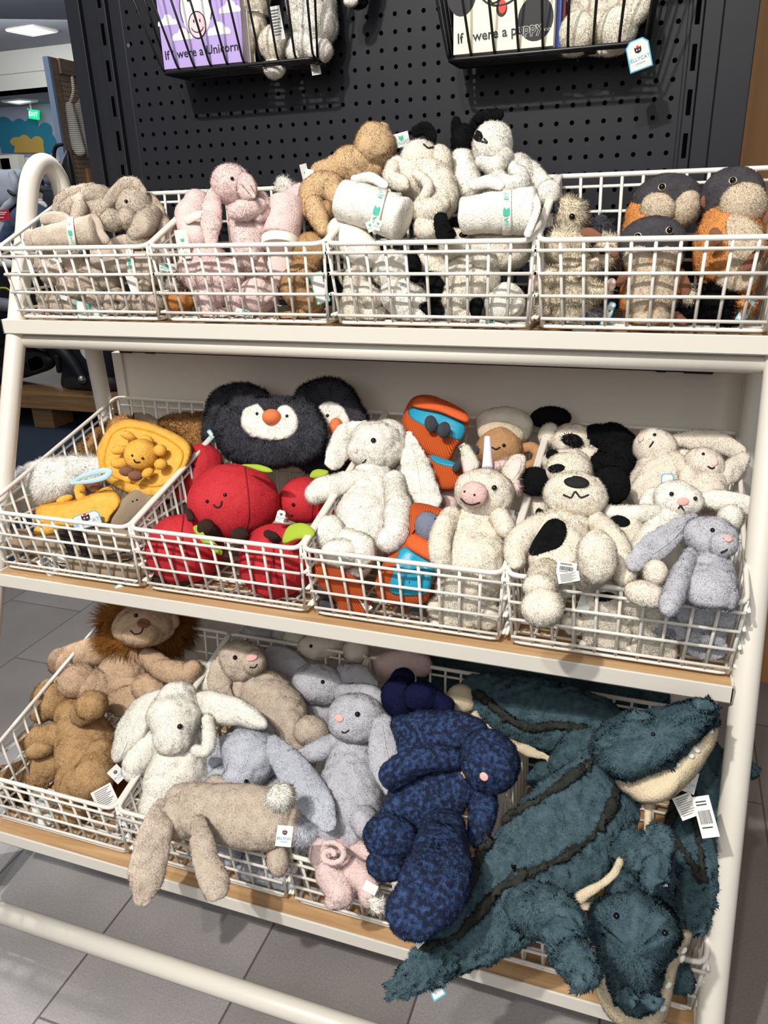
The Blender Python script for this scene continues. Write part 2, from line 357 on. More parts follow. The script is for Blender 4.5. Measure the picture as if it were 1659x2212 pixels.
def ellipsoid(c, ax, n=None, m=None, sq=1.0):
    R_ = max(np.linalg.norm(a) for a in ax); n = n or int(min(72, max(22, 2*math.pi*R_/.006))); m = m or max(14, int(n*.62))
    V = []
    for a in np.linspace(-math.pi/2, math.pi/2, m):
        ca, sa = max(math.cos(a), 1e-3), math.sin(a)
        for b in np.linspace(0, 2*math.pi, n, endpoint=False):
            f = lambda u: math.copysign(abs(u)**sq, u)
            V.append(np.asarray(c)+f(ca)*f(math.cos(b))*ax[0]+f(sa)*ax[1]+f(ca)*f(math.sin(b))*ax[2])
    V = np.array(V); i = np.arange(m-1)[:, None]*n; j = np.arange(n)[None, :]; j2 = (j+1) % n
    Q = np.stack([i+j, i+n+j, i+n+j2, i+j2], -1).reshape(-1, 4)
    if np.mean(np.sum(vnorm(V, Q, [])*(V-V.mean(0)), 1)) < 0: Q = Q[:, ::-1]
    return V, Q
# fuzz: (hairs per m2, length, width, lean, randomness)
FUZZ = {'plush': (420000, .0040, .0009, 1.0, .5), 'short': (300000, .0026, .0008, .8, .4), 'shaggy': (300000, .009, .0012, .7, .7), 'long': (260000, .011, .0011, 1.0, .45),
        'mane': (160000, .034, .0013, .9, .5), 'tuft': (320000, .0052, .0015, 1.1, .6), 'curl': (300000, .005, .0011, .6, 1.0), None: None}
def fuzz(V, Q, T, kind, flow=(0, 0, -.6)):
    dens, Ln, wd, lean, rnd = FUZZ[kind]
    tr = []
    if len(Q): Q = np.asarray(Q); tr += [Q[:, [0, 1, 2]], Q[:, [0, 2, 3]]]
    if len(T): tr.append(np.asarray(T))
    tr = np.concatenate(tr); p = V[tr]; cn = np.cross(p[:, 1]-p[:, 0], p[:, 2]-p[:, 0]); A = np.linalg.norm(cn, axis=1)/2; ok = A > 1e-12
    tr, A, cn = tr[ok], A[ok], cn[ok]; vn = vnorm(V, Q, T)
    cen = V[tr].mean(1); fn = cn/np.linalg.norm(cn, axis=1)[:, None]; vd = CAM-cen; vd /= np.linalg.norm(vd, axis=1)[:, None]
    w = A*(np.sum(fn*vd, 1) > -.35); N = int(w.sum()*dens); 
    if N < 3: return None
    k = rng.choice(len(tr), N, p=w/w.sum()); a = rng.random((N, 2)); fl = a.sum(1) > 1; a[fl] = 1-a[fl]; b = np.column_stack([1-a.sum(1), a])
    P = np.einsum('ij,ijk->ik', b, V[tr[k]]); n = np.einsum('ij,ijk->ik', b, vn[tr[k]]); n /= np.linalg.norm(n, axis=1)[:, None]+1e-9
    fld = np.stack([sn(P, 130, 0), sn(P, 130, 1), sn(P, 130, 2)], 1)*.7+np.asarray(flow)
    fld = fld-n*np.sum(fld*n, 1)[:, None]
    d = n*1.0+fld*lean+rng.normal(size=(N, 3))*rnd*.5; d /= np.linalg.norm(d, axis=1)[:, None]
    bad = np.sum(d*n, 1) < .12; d[bad] += n[bad]*.3; d /= np.linalg.norm(d, axis=1)[:, None]
    L = Ln*rng.uniform(.55, 1.15, N)[:, None]; s = np.cross(d, n); s /= np.linalg.norm(s, axis=1)[:, None]+1e-9; W_ = wd*rng.uniform(.7, 1.3, N)[:, None]
    g = np.cross(s, d); sgn = np.sign(np.sum(g*n, 1)); sgn[sgn == 0] = 1
    r = P-n*.0006; HV = np.stack([r-s*W_/2*sgn[:, None], r+s*W_/2*sgn[:, None], r+d*L], 1).reshape(-1, 3)
    hn = n+rng.normal(size=(N, 3))*.19+d*.16; hn /= np.linalg.norm(hn, axis=1)[:, None]
    return HV, np.repeat(hn, 3, 0)
EYE = mat('black_bead', (8, 8, 9), .12); M_smile = mat('black_thread', (28, 24, 24), .8)
M_card = mat('white_card', (226, 226, 222), .6); M_teal = mat('teal_print', (70, 190, 165), .6); M_blue = mat('turquoise_border', (70, 170, 200), .6); M_ink = mat('black_print', (20, 20, 24), .6); M_redp = mat('red_print', (210, 60, 40), .6)
M_sky = mat('pale_blue_print', (120, 190, 215), .6)
M_satin = mat('cream_satin_ribbon', (236, 234, 222), .4)
TOYS = {}
class Toy:
    def __init__(s, name, label, m, Y, py0=0, k=.0005, cat='soft toy', group=None, fz='plush', lump=.035, flow=(0, 0, -.6), dark=None, over=False):
        s.over = over
        s.name, s.label, s.m, s.Y, s.py0, s.k, s.cat, s.group, s.fz, s.lump, s.flow = name, label, m, Y, py0, k, cat, group, fz, lump, flow
        s.parts = []; s.later = []
    TI = None
    def P(s, px, py, dy=0, rad=0, over=None):
        Y = s.Y+s.k*(s.py0-py)+dy; c = atY(px, py, Y)
        if s.TI is None or (s.over if over is None else over): return c
        fy, tz, by = s.TI
        rd = rad*depth(c)/F*.9
        if c[2] < tz+.128: Y = max(Y, fy+.014+rd+.0217*max(0, (tz+.128-c[2])/.128)); c = atY(px, py, Y)
        return c
    def fit(s, V, over=None):
        """cloth gives way where it meets the basket's front grid, its floor or the wall behind"""
        if s.TI is None: return V
        fy, tz, by = s.TI; V = V.copy()
        if not (s.over if over is None else over):
            m = V[:, 2] < tz+.1265; lim = fy+.006+.0217*np.clip((tz+.1265-V[:, 2])/.1265, 0, 1); V[m, 1] = np.maximum(V[m, 1], lim[m]); V[:, 2] = np.maximum(V[:, 2], tz+.008)
        V[:, 1] = np.minimum(V[:, 1], .29); return V
    def add(s, name, V, Q, T=(), m=None, fz='same', parent=None, into=None, label=None, lump=None, sm=True, flow=None, over=None):
        V = np.asarray(V, float); Q = np.asarray(Q, int).reshape(-1, 4); T = np.asarray(T, int).reshape(-1, 3)
        f = s.fz if fz == 'same' else fz; lp = s.lump if lump is None else lump
        if lp and sm:
            n = vnorm(V, Q, T); sz = min(.05, np.ptp(V, axis=0).min()*.5)
            V = V+n*(sz*lp*sn(V, 70)[:, None]+sz*lp*.6*sn(V, 210, 1)[:, None])
            hf_ = {'plush': .00055, 'curl': .0016, 'tuft': .0024, 'shaggy': .0014}.get(f, 0)
            if hf_ and sz > .02:
                of = rng.uniform(0, 9, 3); cr = np.clip(1-np.abs(sn(V+of, 42, 1))*5, 0, 1)**2*.6+np.clip(1-np.abs(sn(V+of, 75, 2))*6, 0, 1)**2*.35; V = V-n*(cr*min(.0045, sz*.09))[:, None]
            if hf_: V = V+n*hf_*(sn(V, 480, 2)*sn(V, 330, 0))[:, None]*1.6
        V = s.fit(V, over) if parent is None else V
        if into is not None:
            p = s.parts[into]; o = len(p['V']); p['V'] = np.concatenate([p['V'], V]); p['Q'] = np.concatenate([p['Q'], Q+o]); p['T'] = np.concatenate([p['T'], T+o]); p['bvh'] = None; return into
        s.parts.append(dict(name=name, V=V, Q=Q, T=T, m=m or s.m, fz=f, parent=parent, label=label, bvh=None, sm=sm, flow=flow or s.flow)); return len(s.parts)-1
    def tube(s, name, pts, m=None, flat=.9, into=None, cap=1.0, over=None, **k):
        C = []; R = []
        for p in pts:
            c = s.P(p[0], p[1], p[3] if len(p) > 3 else 0, p[2]*flat, over); C.append(c); R.append(p[2]*depth(c)/F)
        V, Q = sweep(np.array(C), np.array(R), flat, cap=cap); return s.add(name, V, Q, m=m, into=into, over=over, **k)
    def ball(s, name, px, py, rx, ry, ang=0, dy=0, dep=.9, m=None, sq=1.0, over=None, **k):
        c = s.P(px, py, dy, min(rx, ry)*dep, over); q = depth(c)/F; a = math.radians(ang); v = c-CAM; v /= np.linalg.norm(v)
        X = np.cross(v, [0, 0, 1.]); X /= np.linalg.norm(X); Z = np.cross(X, v)
        e1 = X*math.cos(a)+Z*math.sin(a); e2 = -X*math.sin(a)+Z*math.cos(a)
        V, Q = ellipsoid(c, [e1*rx*q, e2*ry*q, v*min(rx, ry)*q*dep], sq=sq); return s.add(name, V, Q, m=m, over=over, **k)
    def pillow(s, name, outline, thick, dy=0, m=None, puff=.5, tilt=0, over=None, **k):
        """stuffed flat shape: outline in picture px, thickness in m, its own plane of depth"""
        O = [s.P(p[0], p[1], dy+(p[2] if len(p) > 2 else 0)) for p in outline]; n0 = len(O)
        E = np.array(O+O[:3]); R = cr_interp(np.array([O[-1]]+O+O[:2]), 5)[5:5+5*n0]; c = R.mean(0); v = c-CAM; v /= np.linalg.norm(v); n = len(R)
        rings = [.0, .3, .55, .75, .88, .96, 1.0]; V = [c-v*thick/2]; 
        for sd in (-1, 1):
            rr = rings[1:] if sd < 0 else rings[1:-1][::-1]
            for f in rr: V += list(c+(R-c)*f+sd*v*thick/2*(max(0, 1-f**3)**puff))
        V.append(c+v*thick/2); m1 = len(rings)-1; L = m1+m1-1
        Q = [(1+i*n+j, 1+i*n+(j+1) % n, 1+(i+1)*n+(j+1) % n, 1+(i+1)*n+j) for i in range(L-1) for j in range(n)]
        T = [(0, 1+(j+1) % n, 1+j) for j in range(n)]+[(len(V)-1, 1+(L-1)*n+j, 1+(L-1)*n+(j+1) % n) for j in range(n)]
        V = np.array(V); Q = np.array(Q); T = np.array(T)
        if np.mean(np.sum(vnorm(V, Q, T)*(V-V.mean(0)), 1)) < 0: Q = Q[:, ::-1]; T = T[:, ::-1]
        return s.add(name, V, Q, T, m=m, over=over, **k)
    def hit(s, part, px, py):
        p = s.parts[part]
        if p['bvh'] is None: p['bvh'] = BVHTree.FromPolygons([tuple(v) for v in p['V']], [tuple(q) for q in p['Q']]+[tuple(t) for t in p['T']])
        d = ray(px, py); h = p['bvh'].ray_cast(Vector(CAM), Vector(d).normalized())
        if h[0] is None:
            h = p['bvh'].find_nearest(Vector(s.P(px, py)))
        n = np.array(h[1]); v = CAM-np.array(h[0])
        return np.array(h[0]), (n if n@v > 0 else -n)
    def eye(s, part, px, py, r=4.5, m=None, name='eye', out=.35):
        c, n = s.hit(part, px, py); q = r*depth(c)/F; c = c+n*q*out
        V, Q = ellipsoid(c, np.eye(3)*q, 12, 9); return s.add(name, V, Q, m=m or EYE, fz=None, parent=part, lump=0)
    def nub(s, part, name, px, py, rx, ry, m, ang=0, out=.3, dep=.7, fz=None, lump=0):
        c, n = s.hit(part, px, py); q = depth(c)/F; a = math.radians(ang); X = np.cross(CF, [0, 0, 1.]); X /= np.linalg.norm(X)
        e1 = X-n*(X@n); e1 /= np.linalg.norm(e1); e2 = np.cross(n, e1); f1 = e1*math.cos(a)+e2*math.sin(a); f2 = -e1*math.sin(a)+e2*math.cos(a)
        V, Q = ellipsoid(c+n*min(rx, ry)*q*out, [f1*rx*q, f2*ry*q, n*min(rx, ry)*q*dep], 20, 14); return s.add(name, V, Q, m=m, fz=fz, parent=part, lump=lump)
    def patch(s, part, name, outline, m, off=.0016, fz=None, label=None):
        """cloth patch sewn on the surface of a part"""
        O = np.array([p[:2] for p in outline], float); R = cr_interp(np.vstack([O[-1:], O, O[:2]]), 4)[4:4+4*len(O)]; c = R.mean(0); n = len(R)
        V = []; fr = [0, .25, .5, .72, .9, 1.0]
        def surf(p, o): h, nn = s.hit(part, *p); return h+nn*o
        V.append(surf(c, off))
        for f in fr[1:]: V += [surf(c+(r-c)*f, off*(1 if f < 1 else .6)) for r in R]
        V += [surf(r, -.002) for r in R]; V = np.array(V); L = len(fr)
        Q = [(1+i*n+j, 1+i*n+(j+1) % n, 1+(i+1)*n+(j+1) % n, 1+(i+1)*n+j) for i in range(L-1) for j in range(n)]; T = [(0, 1+(j+1) % n, 1+j) for j in range(n)]
        Q = np.array(Q); T = np.array(T); nn = vnorm(V, Q, T)
        if nn[0] @ (CAM-V[0]) < 0: Q = Q[:, ::-1]; T = T[:, ::-1]
        return s.add(name, V, Q, T, m=m, fz=fz, parent=part, lump=0, label=label)
    def oval(s, part, name, px, py, rx, ry, m, ang=0, **k):
        a = math.radians(ang); return s.patch(part, name, [(px+rx*math.cos(t)*math.cos(a)+ry*math.sin(t)*math.sin(a), py-rx*math.cos(t)*math.sin(a)+ry*math.sin(t)*math.cos(a)) for t in np.linspace(0, 2*math.pi, 10, endpoint=False)], m, **k)
    def line(s, part, name, pts, r, m, fz=None, out=.4, flat=1, lump=0, sub=6):
        R = cr_interp(np.array(pts, float), sub); C = []; RR = []
        for p in R: h, n = s.hit(part, *p); q = r*depth(h)/F; C.append(h+n*q*out); RR.append(q)
        V, Q = sweep(np.array(C), np.array(RR), flat, n=8 if r < 6 else 14, step=.02); return s.add(name, V, Q, m=m, fz=fz, parent=part, lump=lump)
    def smile(s, part, pts, r=.9): return s.line(part, 'smile', pts, r, M_smile)
    def band(s, part, name, a, b, w, rad, m, into=None):
        """ribbon round a roll: a, b picture points of its two ends across the roll"""
        pa, pb = np.array(a, float), np.array(b, float); pts = [pa+(pb-pa)*t for t in np.linspace(0, 1, 9)]; ax = np.array([-(pb-pa)[1], (pb-pa)[0]]); ax /= np.linalg.norm(ax)
        V = []
        for p in pts:
            for e in (-.5, -.17, .17, .5): h, n = s.hit(part, *(p+ax*w*e)); V.append(h+n*.0045)
        V = np.array(V); Q = [(i*4+j, i*4+j+1, i*4+j+5, i*4+j+4) for i in range(len(pts)-1) for j in range(3)]; Q = np.array(Q); nn = vnorm(V, Q, [])
        if nn.mean(0) @ (CAM-V[0]) < 0: Q = Q[:, ::-1]
        N = vnorm(V, Q, []); n0 = len(V); V2 = V-N*.0012; VV = np.concatenate([V, V2]); per = [i*4 for i in range(len(pts))]+[(len(pts)-1)*4+j for j in (1, 2, 3)]+[i*4+3 for i in range(len(pts)-2, -1, -1)]+[2, 1]
        Q = np.concatenate([Q, Q[:, ::-1]+n0, [(per[k], per[(k+1) % len(per)], per[(k+1) % len(per)]+n0, per[k]+n0) for k in range(len(per))]])
        bi = s.add(name, VV, Q, m=m, fz=None, parent=part, lump=0)
        def prnt(root, objs):
            up = (V[4*4+1]-V[4*5+1]); right = V[2]-V[0]
            for t in (2, 5): c = V[4*t+1]*.5+V[4*t+2]*.5; text_mesh('BABY', c, -up if False else up, np.cross(N[4*t+1], up), w*.0005, M_teal, 'print', objs[bi], ext=.0006)
            c = V[4*4]*.5+V[4*4+3]*.5; mb = MB(); u = up/np.linalg.norm(up); x = np.cross(u, N[17]); x /= np.linalg.norm(x); z = N[17]*.0006
            q = w*.00026; mb.extrude([c-x*q-u*q+z, c+x*q-u*q+z, c+x*q+u*q*.5+z, c+x*q*.7+u*q*1.3+z, c+u*q*.6+z, c-x*q*.7+u*q*1.3+z, c-x*q+u*q*.5+z], N[17]*.0002); mb.build('print', M_teal, objs[bi])
        s.later.append(prnt); return bi
    def card(s, px, py, w, h, ang=0, dy=0, style='plain', parent=None, name='tag', yaw=0, border=None):
        """paper or cloth tag; w,h in px; ang turns it counter-clockwise in the picture"""
        def mk(root, objs):
            c = s.P(px, py, dy); q = depth(c)/F; v = c-CAM; v /= np.linalg.norm(v); X = np.cross(v, [0, 0, 1.]); X /= np.linalg.norm(X); Z = np.cross(X, v); a = math.radians(ang)
            y = math.radians(yaw); X = X*math.cos(y)+v*math.sin(y); e1 = X*math.cos(a)+Z*math.sin(a); e2 = -X*math.sin(a)+Z*math.cos(a); nz = np.cross(e1, e2)
            par = root if parent is None else objs[parent]; W2, H2 = w*q/2, h*q/2
            def quad(f, o, mt, nm, pr, ch=.22):
                a_, b_ = W2-f, H2-f; k_ = ch*min(a_, b_)*2
                P_ = [(-a_, -b_), (a_, -b_), (a_, b_-k_), (a_-k_, b_), (-a_+k_, b_), (-a_, b_-k_)] if style in ('swing', 'small') else [(-a_, -b_), (a_, -b_), (a_, b_), (-a_, b_)]
                return MB().extrude([c+e1*i+e2*j+nz*o for i, j in P_], nz*.0004).build(nm, mt, pr)
            if border: base = quad(0, 0, border, name, par); quad(.0016, .0005, M_card, 'face', base)
            else: base = quad(0, 0, M_card, name, par)
            o = .0013
            if style in ('swing', 'label', 'green'):
                col = M_teal if style == 'green' else M_blue; text_mesh('JELLYCAT', c-e2*H2*.25, e1, e2, W2*.42, col, 'print', base, ext=o); text_mesh('LONDON', c-e2*H2*.55, e1, e2, W2*.2, col, 'print', base, ext=o)
                k = W2*.3; cc = c+e2*H2*.3+nz*o; M2 = M_teal if style == 'green' else M_ink
                MB().extrude([cc+(e1*i+e2*j)*k for i, j in ((-.8, -.5), (0, -.8), (.8, -.5), (1, .2), (.9, 1), (.4, .55), (-.4, .55), (-.9, 1), (-1, .2))], nz*.0002).build('emblem', M2, base)
                if style != 'green':
                    MB().extrude([cc+(e1*i+e2*j)*k for i, j in ((-.45, .6), (.45, .6), (.35, 1.1), (0, 1.3), (-.35, 1.1))], nz*.0003).build('emblem_hat', M_redp, base)
                    mb = MB()
                    for sx in (-.35, .35): mb.extrude([cc+nz*.0003+(e1*(sx+.2*math.cos(t))+e2*(.05+.2*math.sin(t)))*k for t in np.linspace(0, 6.28, 9)[:-1]], nz*.0002)
                    mb.build('emblem_eyes', M_card, base)
            elif style == 'lines':
                mb = MB()
                for i in range(9):
                    z = H2*(.75-.18*i); mb.extrude([c+nz*o+e1*W2*-.75+e2*z, c+nz*o+e1*W2*(.75-.2*(i % 3))+e2*z, c+nz*o+e1*W2*(.75-.2*(i % 3))+e2*(z+H2*.05), c+nz*o-e1*W2*.75+e2*(z+H2*.05)], nz*.0001)
                mb.build('small_print', mat('grey_print', (110, 110, 112), .7), base)
            elif style == 'barcode':
                mb = MB(); x = -.7
                while x < .7:
                    w_ = random.uniform(.02, .07); mb.extrude([c+nz*o+e1*W2*x-e2*H2*.35, c+nz*o+e1*W2*(x+w_)-e2*H2*.35, c+nz*o+e1*W2*(x+w_)+e2*H2*.3, c+nz*o+e1*W2*x+e2*H2*.3], nz*.0001); x += w_+random.uniform(.03, .07)
                for z in (.55, .7, -.55): mb.extrude([c+nz*o-e1*W2*.7+e2*H2*z, c+nz*o+e1*W2*.5+e2*H2*z, c+nz*o+e1*W2*.5+e2*H2*(z+.06), c+nz*o-e1*W2*.7+e2*H2*(z+.06)], nz*.0001)
                mb.build('barcode_print', M_ink, base)
        s.later.append(mk)
    def done(s):
        A = np.concatenate([p['V'] for p in s.parts]); loc = np.array([(A[:, 0].min()+A[:, 0].max())/2, (A[:, 1].min()+A[:, 1].max())/2, A[:, 2].min()])
        root = thing(s.name, s.label, s.cat, loc, s.group); objs = []
        for p in s.parts:
            V, Q, T = p['V']-loc, p['Q'], p['T']; nb = len(V); N = None; fzd = None
            if p['fz']: fzd = fuzz(p['V'], Q, T, p['fz'], p['flow'])
            if fzd is not None:
                N0 = vnorm(V, Q, T); HV, HN = fzd; HV = HV-loc; hT = np.arange(len(HV)).reshape(-1, 3)+nb; V = np.concatenate([V, HV]); N = np.concatenate([N0, HN]); T = np.concatenate([T, hT]) if len(T) else hT
            me = mesh_of(p['name'], V, Q, T, [p['m']], N, smooth=p['sm']); o = link(p['name'], me, root if p['parent'] is None else None)
            objs.append(o)
            if p['parent'] is not None: o.parent = objs[p['parent']]
            if p['label']: o['label'] = p['label']
        for f in s.later: f(root, objs)
        TOYS[s.label] = root; return root
def plush(name, a, b=None, ms=60, **k):
    b = b or tuple(int(v*.93) for v in a); return mat(name, a, .95, mottle=b, mscale=ms, sheen=.12, spec=.12, bump=.5, bscale=420, **k)
BEIGE = plush('beige_plush', (204, 190, 174), (190, 174, 157)); PINK = plush('pink_plush', (232, 208, 203), (226, 199, 194)); WHITE = plush('white_plush', (243, 239, 230), (238, 233, 222))
CREAM = plush('cream_plush', (238, 231, 216), (231, 221, 202)); TAN = plush('tan_plush', (214, 184, 144), (204, 172, 130)); BROWN = plush('ginger_brown_plush', (186, 150, 108), (170, 132, 90)); BLACK = plush('black_plush', (14, 14, 15), (20, 20, 22))
GREY = plush('silver_grey_plush', (194, 194, 200), (184, 184, 191)); BGREY = plush('blue_grey_plush', (196, 199, 208), (186, 190, 200)); CHAR = plush('charcoal_plush', (70, 70, 76), (58, 58, 64)); RED = mat('red_velour', (196, 40, 50), .8, mottle=(186, 32, 44), mscale=14, sheen=.5, bump=.25, bscale=300)
NAVY = plush('mottled_navy_plush', (34, 40, 62), (60, 84, 126), ms=150, contrast=(.44, .68), det=5); DNAVY = plush('dark_navy_plush', (24, 26, 62)); TEAL = plush('teal_plush', (58, 80, 88), (80, 102, 110), ms=70); ROPE = plush('dark_olive_fur', (40, 44, 42), (60, 62, 56)); IVORY = plush('ivory_plush', (222, 208, 178), (214, 198, 166))
YEL = plush('golden_plush', (240, 188, 92), (234, 176, 74)); ORG = plush('orange_plush', (218, 152, 90), (206, 138, 76)); OTD = plush('slate_plush', (76, 74, 78), (64, 62, 66)); POS = plush('straw_plush', (228, 216, 192), (214, 201, 172)); LION = plush('sandy_brown_plush', (206, 178, 150), (194, 164, 134)); MANE = plush('russet_mane', (160, 106, 48), (126, 78, 32)); BEAR = plush('honey_brown_plush', (190, 156, 114), (172, 138, 96))
def cord(name, c, freq=260, rot=(0, 0, 0)):
    m = mat(name, c, .9, sheen=.3); nt = m.node_tree; tc = nt.nodes.new('ShaderNodeTexCoord'); mp = nt.nodes.new('ShaderNodeMapping'); mp.inputs['Rotation'].default_value = rot; w = nt.nodes.new('ShaderNodeTexWave'); w.inputs['Scale'].default_value = freq/6.28; w.inputs['Distortion'].default_value = .3
    bp = nt.nodes.new('ShaderNodeBump'); bp.inputs['Strength'].default_value = .9; bp.inputs['Distance'].default_value = .003; L = nt.links.new
    L(tc.outputs['Object'], mp.inputs[0]); L(mp.outputs[0], w.inputs['Vector']); L(w.outputs['Fac'], bp.inputs['Height']); L(bp.outputs[0], nt.nodes['Principled BSDF'].inputs['Normal']); return m
ORCORD = cord('orange_corduroy', (214, 92, 32), 520, (0, .5, 0)); BECORD = cord('beige_corduroy', (206, 184, 154), 1500); BRCORD = cord('dark_brown_corduroy', (66, 40, 28), 1500); GRCORD = cord('grey_corduroy', (84, 86, 94), 1500)
ORF = mat('orange_suede', (216, 92, 36), .85, sheen=.4); TURQ = mat('turquoise_satin', (30, 150, 182), .4, bump=.3, bscale=40); GREEN = mat('lime_felt', (160, 184, 50), .85, sheen=.3, bump=.2, bscale=200); PNK = mat('pink_suede', (236, 176, 168), .8); BEAK = mat('orange_felt', (224, 120, 70), .85, sheen=.3); BRV = mat('brown_velour', (128, 84, 62), .9, sheen=.3); DKF = mat('dark_felt', (40, 30, 28), .9); PKL = mat('pale_pink_fabric', (240, 206, 198), .8, sheen=.2); TOOTH = mat('white_felt', (238, 236, 228), .8)
def crop(ox, oy, s):
    """coordinates measured in an enlarged view of the photo -> photo px"""
    def f(*a):
        return [(ox+p[0]/s, oy+p[1]/s)+tuple(p[2:]) for p in a]
    return f
# ================================================================ top shelf
c3 = crop(0, 340, 3.95); c4 = crop(320, 330, 3.95); c5 = crop(640, 230, 2.86); c6 = crop(1120, 330, 3.078)
GS = 'plush toys and rolls on the top shelf'
def T_(*a, **k): t = Toy(*a, **{**dict(py0=530, k=.0004), **k}); t.TI = (0.0, 1.105, .216); return t
# -- beige basket
t = T_('bunny_soother', 'beige plush bunny with one ear folded forward, at the right of the beige pile', BEIGE, .085)
b = t.tube('body', [(330, 470, 26), (348, 505, 34), (352, 540, 30)]); h = t.ball('head', 293, 450, 40, 44, 15, dy=-.015)
t.ball('muzzle', 276, 473, 24, 24, dy=-.035, into=None, parent=h); t.tube('ear', c3((1215, 290, 10, -.03), (1150, 225, 12, -.04), (1060, 225, 13, -.045), (960, 330, 13, -.045), (890, 430, 11, -.045), (860, 500, 9, -.04)), flat=.5)
t.tube('ear', [(322, 425, 12), (340, 455, 16, -.01), (344, 478, 12, -.01)], flat=.5); t.ball('paw', 243, 477, 27, 23, dy=-.05); t.tube('arm', [(328, 462, 20, -.03), (312, 485, 26, -.05), (294, 503, 16, -.055)]); t.ball('foot', 300, 518, 26, 20, dy=-.04)
t.eye(h, 273, 435, 4); t.done()
t = T_('bunny_soother', 'beige plush bunny lying face down at the back left beside the rack loop', BEIGE, .12)
t.tube('body', [(150, 452, 20), (180, 445, 30), (215, 450, 34)]); t.ball('ear', 213, 421, 33, 21, -8, dy=-.02, dep=.6); t.tube('ear', [(200, 410, 14), (170, 420, 18, -.01), (137, 437, 18), (125, 450, 13)], flat=.6)
t.tube('paw', [(170, 432, 12, -.035), (172, 452, 18, -.04), (166, 470, 13, -.045)]); t.done()
t = T_('rolled_blanket', 'rolled beige plush blanket with a cream ribbon, resting level with the front rim', BEIGE, .035, fz='short')
r = t.tube('roll', [(84, 516, 23), (142, 508, 28), (208, 497, 33)], cap=.25, flat=.95); t.ball('hood', 68, 516, 15, 20, dy=-.002); t.tube('ear', [(95, 476, 9), (112, 472, 14), (135, 474, 14), (152, 480, 10)], flat=.6)
t.tube('fold', c3((800, 500, 6, -.03), (840, 560, 8, -.04), (860, 640, 8, -.04), (900, 700, 9, -.035)), flat=.6); t.band(r, 'ribbon', (152, 474), (160, 532), 16, 28, M_satin); t.done()
t = T_('rolled_blanket', 'rolled beige blanket lying just under the front rim of the beige basket', BEIGE, .07, fz='short')
r = t.tube('roll', [(212, 556, 26), (275, 566, 32), (338, 582, 34)], cap=.25); t.tube('fold', [(240, 525, 8, -.01), (268, 518, 12, -.01), (290, 530, 8, -.01)], flat=.6); t.band(r, 'ribbon', (281, 538), (288, 598), 15, 28, M_satin); t.done()
t = T_('bunny_soother', 'small beige bunny head down behind the left end of the front grid', BEIGE, .085)
t.ball('head', 112, 592, 27, 24); t.tube('ear', [(100, 545, 16), (95, 565, 20), (110, 580, 14)], flat=.7); t.tube('body', [(140, 565, 26, .03), (160, 570, 28, .03)]); t.card(120, 563, 24, 12, 10, dy=-.035); t.done()
t = T_('bunny_soother', 'beige bunny toy with soft folds in the middle of the beige basket', BEIGE, .10)
t.ball('head', 175, 615, 50, 32); t.ball('ear', 205, 640, 28, 18, -20, dy=-.03, dep=.6); t.tube('body', [(200, 590, 30, .02), (240, 600, 30, .02)]); t.done()
t = T_('bunny_soother', 'beige bunny toy lying on the basket floor at the far left', BEIGE, .09)
t.tube('body', [(90, 645, 12), (112, 655, 24), (150, 662, 30)]); t.tube('ear', [(86, 635, 8, -.02), (92, 655, 10, -.02), (90, 678, 8, -.02)], flat=.6); t.card(132, 642, 26, 10, -18, dy=-.05); t.card(190, 668, 46, 36, -4, dy=-.055, style='green', border=M_teal); t.done()
t = T_('rolled_blanket', 'rolled beige blanket with its spiral end towards the front grid', BEIGE, .085, fz='short')
r = t.tube('roll', [(250, 655, 34, .02), (254, 656, 34, -.02)], cap=.3); t.tube('spiral_edge', [(253+k_*math.cos(a)*1.0, 656+k_*math.sin(a)*.8, 6, -.045) for a, k_ in zip(np.linspace(0, 9, 14), np.linspace(28, 6, 14))], flat=.7); t.done()
t = T_('bunny_soother', 'beige bunny paw and body at the right end of the beige basket floor', BEIGE, .08)
t.ball('body', 325, 655, 36, 36, dy=.01); t.ball('paw', 296, 652, 20, 22, dy=-.02); t.ball('hand', 313, 617, 14, 14, dy=-.01); t.card(288, 612, 22, 46, 12, dy=-.03, style='plain'); t.done()
# -- pink basket
t = T_('bunny_soother', 'pink plush bunny sitting up on top, its left ear hanging and right ear curled', PINK, .055)
b = t.tube('body', [(520, 455, 30), (535, 490, 40), (538, 530, 36), (536, 560, 28)], flat=.85); h = t.ball('head', 502, 400, 46, 43, -20, dy=-.02)
t.ball('arm', 535, 452, 44, 22, 12, dy=-.045); t.tube('arm', [(566, 430, 16, -.01), (572, 455, 18, -.02), (560, 468, 12, -.03)])
t.tube('ear', [(470, 402, 10, -.03), (460, 435, 18, -.04), (456, 480, 22, -.045), (456, 520, 14, -.04)], flat=.4); e = t.pillow('ear', c4((770, 200), (830, 165), (900, 220), (930, 330), (900, 400), (800, 400), (755, 320)), .035, dy=-.055, tilt=0)
t.tube('ear_fold', c4((800, 250, 4, -.075), (850, 290, 6, -.078), (900, 370, 5, -.075)), flat=.6); t.eye(h, 501, 386, 4); t.done()
t = T_('rolled_blanket', 'upright roll of pink plush blanket with a cream paper band, right of the pink bunny', PINK, .06, fz='short')
r = t.tube('roll', [(619, 436, 40), (615, 470, 40), (608, 508, 40)], cap=.22); t.tube('band', [(606, 516, 41), (605, 534, 41)], m=M_satin, fz=None, cap=.05, lump=0); t.ball('paw', 563, 487, 16, 22, 30, dy=-.015)
t.done()
t = T_('bunny_soother', 'pink bunny with a white pompom tail behind the pink roll', PINK, .14)
